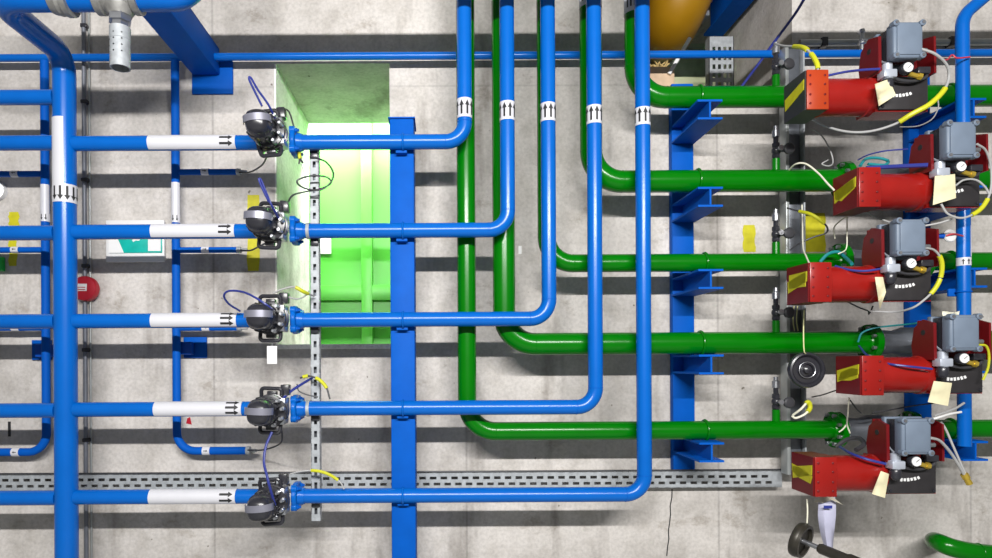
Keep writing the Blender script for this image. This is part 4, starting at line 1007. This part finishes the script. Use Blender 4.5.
cable('teal hose lying over the third green flange', [(820, 262, .36), (828, 254, .37), (838, 252, .38), (846, 258, .42), (852, 264, .5)], .007, 'cable_teal', 'hose', 'air_hose')
cable('teal hose wrapped around the fourth green flange', [(858, 342, .36), (862, 333, .37), (874, 328, .38), (890, 326, .42), (910, 324, .5), (926, 322, .58)], .004, 'cable_teal', 'hose', 'air_hose')
cable('violet hose running down to the fourth actuator regulator', [(859, 346, .36), (868, 356, .5), (885, 363, .64), (905, 366, .69), (932, 369, .7)], .0045, 'cable_blue', 'hose', 'air_hose')
cable('yellow green cable at the right of the fourth grey box', [(979, 345, .74), (986, 346, .73), (989, 355, .72), (988, 368, .71), (983, 380, .7)], .0045, 'yellow_sleeve')
cable('black cable sloping left of the fourth actuator', [(812, 397, .2), (822, 395, .3), (834, 391, .45), (845, 388, .55)], .003, 'cable_black')
cable('black cable sloping below the fourth actuator', [(850, 400, .5), (856, 408, .45), (861, 413, .4)], .003, 'cable_black')
cable('thin dark cable from below the fourth actuator to the right column', [(872, 413, .45), (890, 410, .45), (912, 406, .42), (935, 403, .42)], .003, 'cable_black')
cable('white knotted cord hanging from the fourth actuator', [(849, 398, .56), (848, 412, .5), (847, 424, .42), (850, 433, .40)], .003, 'white_cord', 'cord', 'cord')
cable('short white cord knot on the lowest green flange', [(847, 424, .41), (843, 429, .40), (839, 432, .39)], .003, 'white_cord', 'cord', 'cord')
cable('violet hose running down to the lowest actuator regulator', [(840, 447, .5), (850, 453, .62), (866, 459, .68), (886, 464, .7)], .0055, 'cable_blue', 'hose', 'air_hose')
cable('dark hose coil between the lowest green line and its actuator', [(836, 447, .44), (846, 440, .46), (858, 438, .5), (864, 444, .55), (856, 450, .58)], .009, 'rubber', 'hose', 'air_hose')
cable('yellow and white cable knot beside the black handwheel sleeve', [(793, 415, .30), (801, 409, .33), (808, 402, .33), (810, 408, .33), (805, 414, .34), (796, 418, .33), (792, 416, .33)], .005, 'white_cord', sleeves=((.28, .62, 'yellow_sleeve'),))
for lab, pts in (('grey cable dropping steeply to the loose connector at the lowest actuator', [(931, 438, .74), (940, 441, .72), (950, 452, .70), (958, 464, .69), (966, 478, .68)]),
                 ('grey cable falling from the fourth tag to the loose connector', [(941, 422, .60), (946, 430, .62), (953, 446, .65), (960, 462, .67), (967, 478, .68)]),
                 ('white cable stub pointing right above the lowest grey box', [(930, 420, .72), (940, 417, .72), (950, 414, .7), (961, 412, .68)]),
                 ('grey and red cable stub above the lowest grey box', [(934, 416, .68), (946, 412, .66), (956, 408, .64), (964, 403, .62)])):
    cable(lab, pts, .0055 if 'dropping' in lab else .0045, 'cable_grey' if 'white' not in lab else 'white_plastic')
c0, c1 = P(964, 474, .68), P(969, 483, .68)
t = thing('cable_connector', 'yellow brass connector at the end of the loose cables, lower right', 'connector', c0)
MB().lathe(c0, c1 - c0, [(0, .008), (0, .014), (.02, .014), (.022, .010), (.034, .012), (.045, .012)], 8).build('connector_body', 'brass', t)
# round white tag with red tie beside the slim upright
c = P(949, 236, .55)
t = thing('round_tag', 'round white tag with a red tie left of the slim blue upright', 'tag', c)
MB().lathe(c, (0.1, -1, 0), [(0, .026), (.004, .027), (.010, .024), (.012, .018)], 20).build('tag_disc', 'white_plastic', t)
MB().tube(spline([P(946, 236, .565), P(953, 234, .57), P(963, 236, .53)]), .0035, 8).build('tag_tie', 'cable_red', t)
MB().lathe(P(943, 236, .56), (-1, 0, 0), [(0, .012), (.02, .008), (.04, .002)], 12).build('dark_plug', 'blue_dark', t)
# crumpled paper on top of the fourth grey box
rows = []
random.seed(3)
for y in (311, 314, 317, 320):
    rows.append([P(x + random.uniform(-1, 1), y + random.uniform(-1.5, 1.5), .70 + random.uniform(-.012, .012)) for x in (943, 947, 951, 955, 959)])
sheet('crumpled_paper', rows, 'white_cord', 'crumpled white paper behind the top of the fourth grey box', 'paper')
# cables down the wall strut
for j, (px, lab) in enumerate(((794, 'left thin yellow green wire inside the dark strut'), (797.5, 'right thin yellow green wire inside the dark strut'))):
    cable(lab, [(px, 306, .155), (px - 1, 320, .155), (px + .5, 331, .155)], .0028, 'string_yellow', 'wire', 'wire')

# ---------------------------------------------------------------- light
def area(name, loc, rot, sx, sy, energy, color=(1, 1, 1)):
    l = bpy.data.lights.new(name, 'AREA'); l.shape = 'RECTANGLE'; l.size = sx; l.size_y = sy; l.energy = energy; l.color = color
    o = bpy.data.objects.new(name, l); C.objects.link(o); o.location = loc; o.rotation_euler = rot; return o
# the row of fluorescent tubes behind the camera
area('tube_row', (0.25, -4.6, ZC + 320 * S), (R(72), 0, 0), 3.1, 0.07, 395, (1.0, 0.985, 0.96))
# tubes over the door in the room behind
area('door_tube', (DX(345), 0.92, ZC + 1.72), (0, 0, 0), 1.4, 0.10, 75, (0.97, 1.0, 0.95))
w = bpy.data.worlds.new('hall'); bpy.context.scene.world = w; w.use_nodes = True
w.node_tree.nodes['Background'].inputs['Color'].default_value = (0.84, 0.84, 0.80, 1)
w.node_tree.nodes['Background'].inputs['Strength'].default_value = 0.23

# ---------------------------------------------------------------- camera
cam = bpy.data.cameras.new('camera'); co = bpy.data.objects.new('camera', cam); C.objects.link(co)
co.location = (0, -D, ZC); co.rotation_euler = (R(90), ROLL, 0)
cam.sensor_width = 36; cam.sensor_fit = 'HORIZONTAL'; cam.lens = 36 * D / (992 * S)
cam.shift_x = (496 - VX) / 992; cam.shift_y = (VY - 279) / 992
sc = bpy.context.scene; sc.camera = co
sc.view_settings.view_transform = 'Standard'; sc.view_settings.look = 'None'
sc.view_settings.exposure = 0.0; sc.view_settings.gamma = 1.0
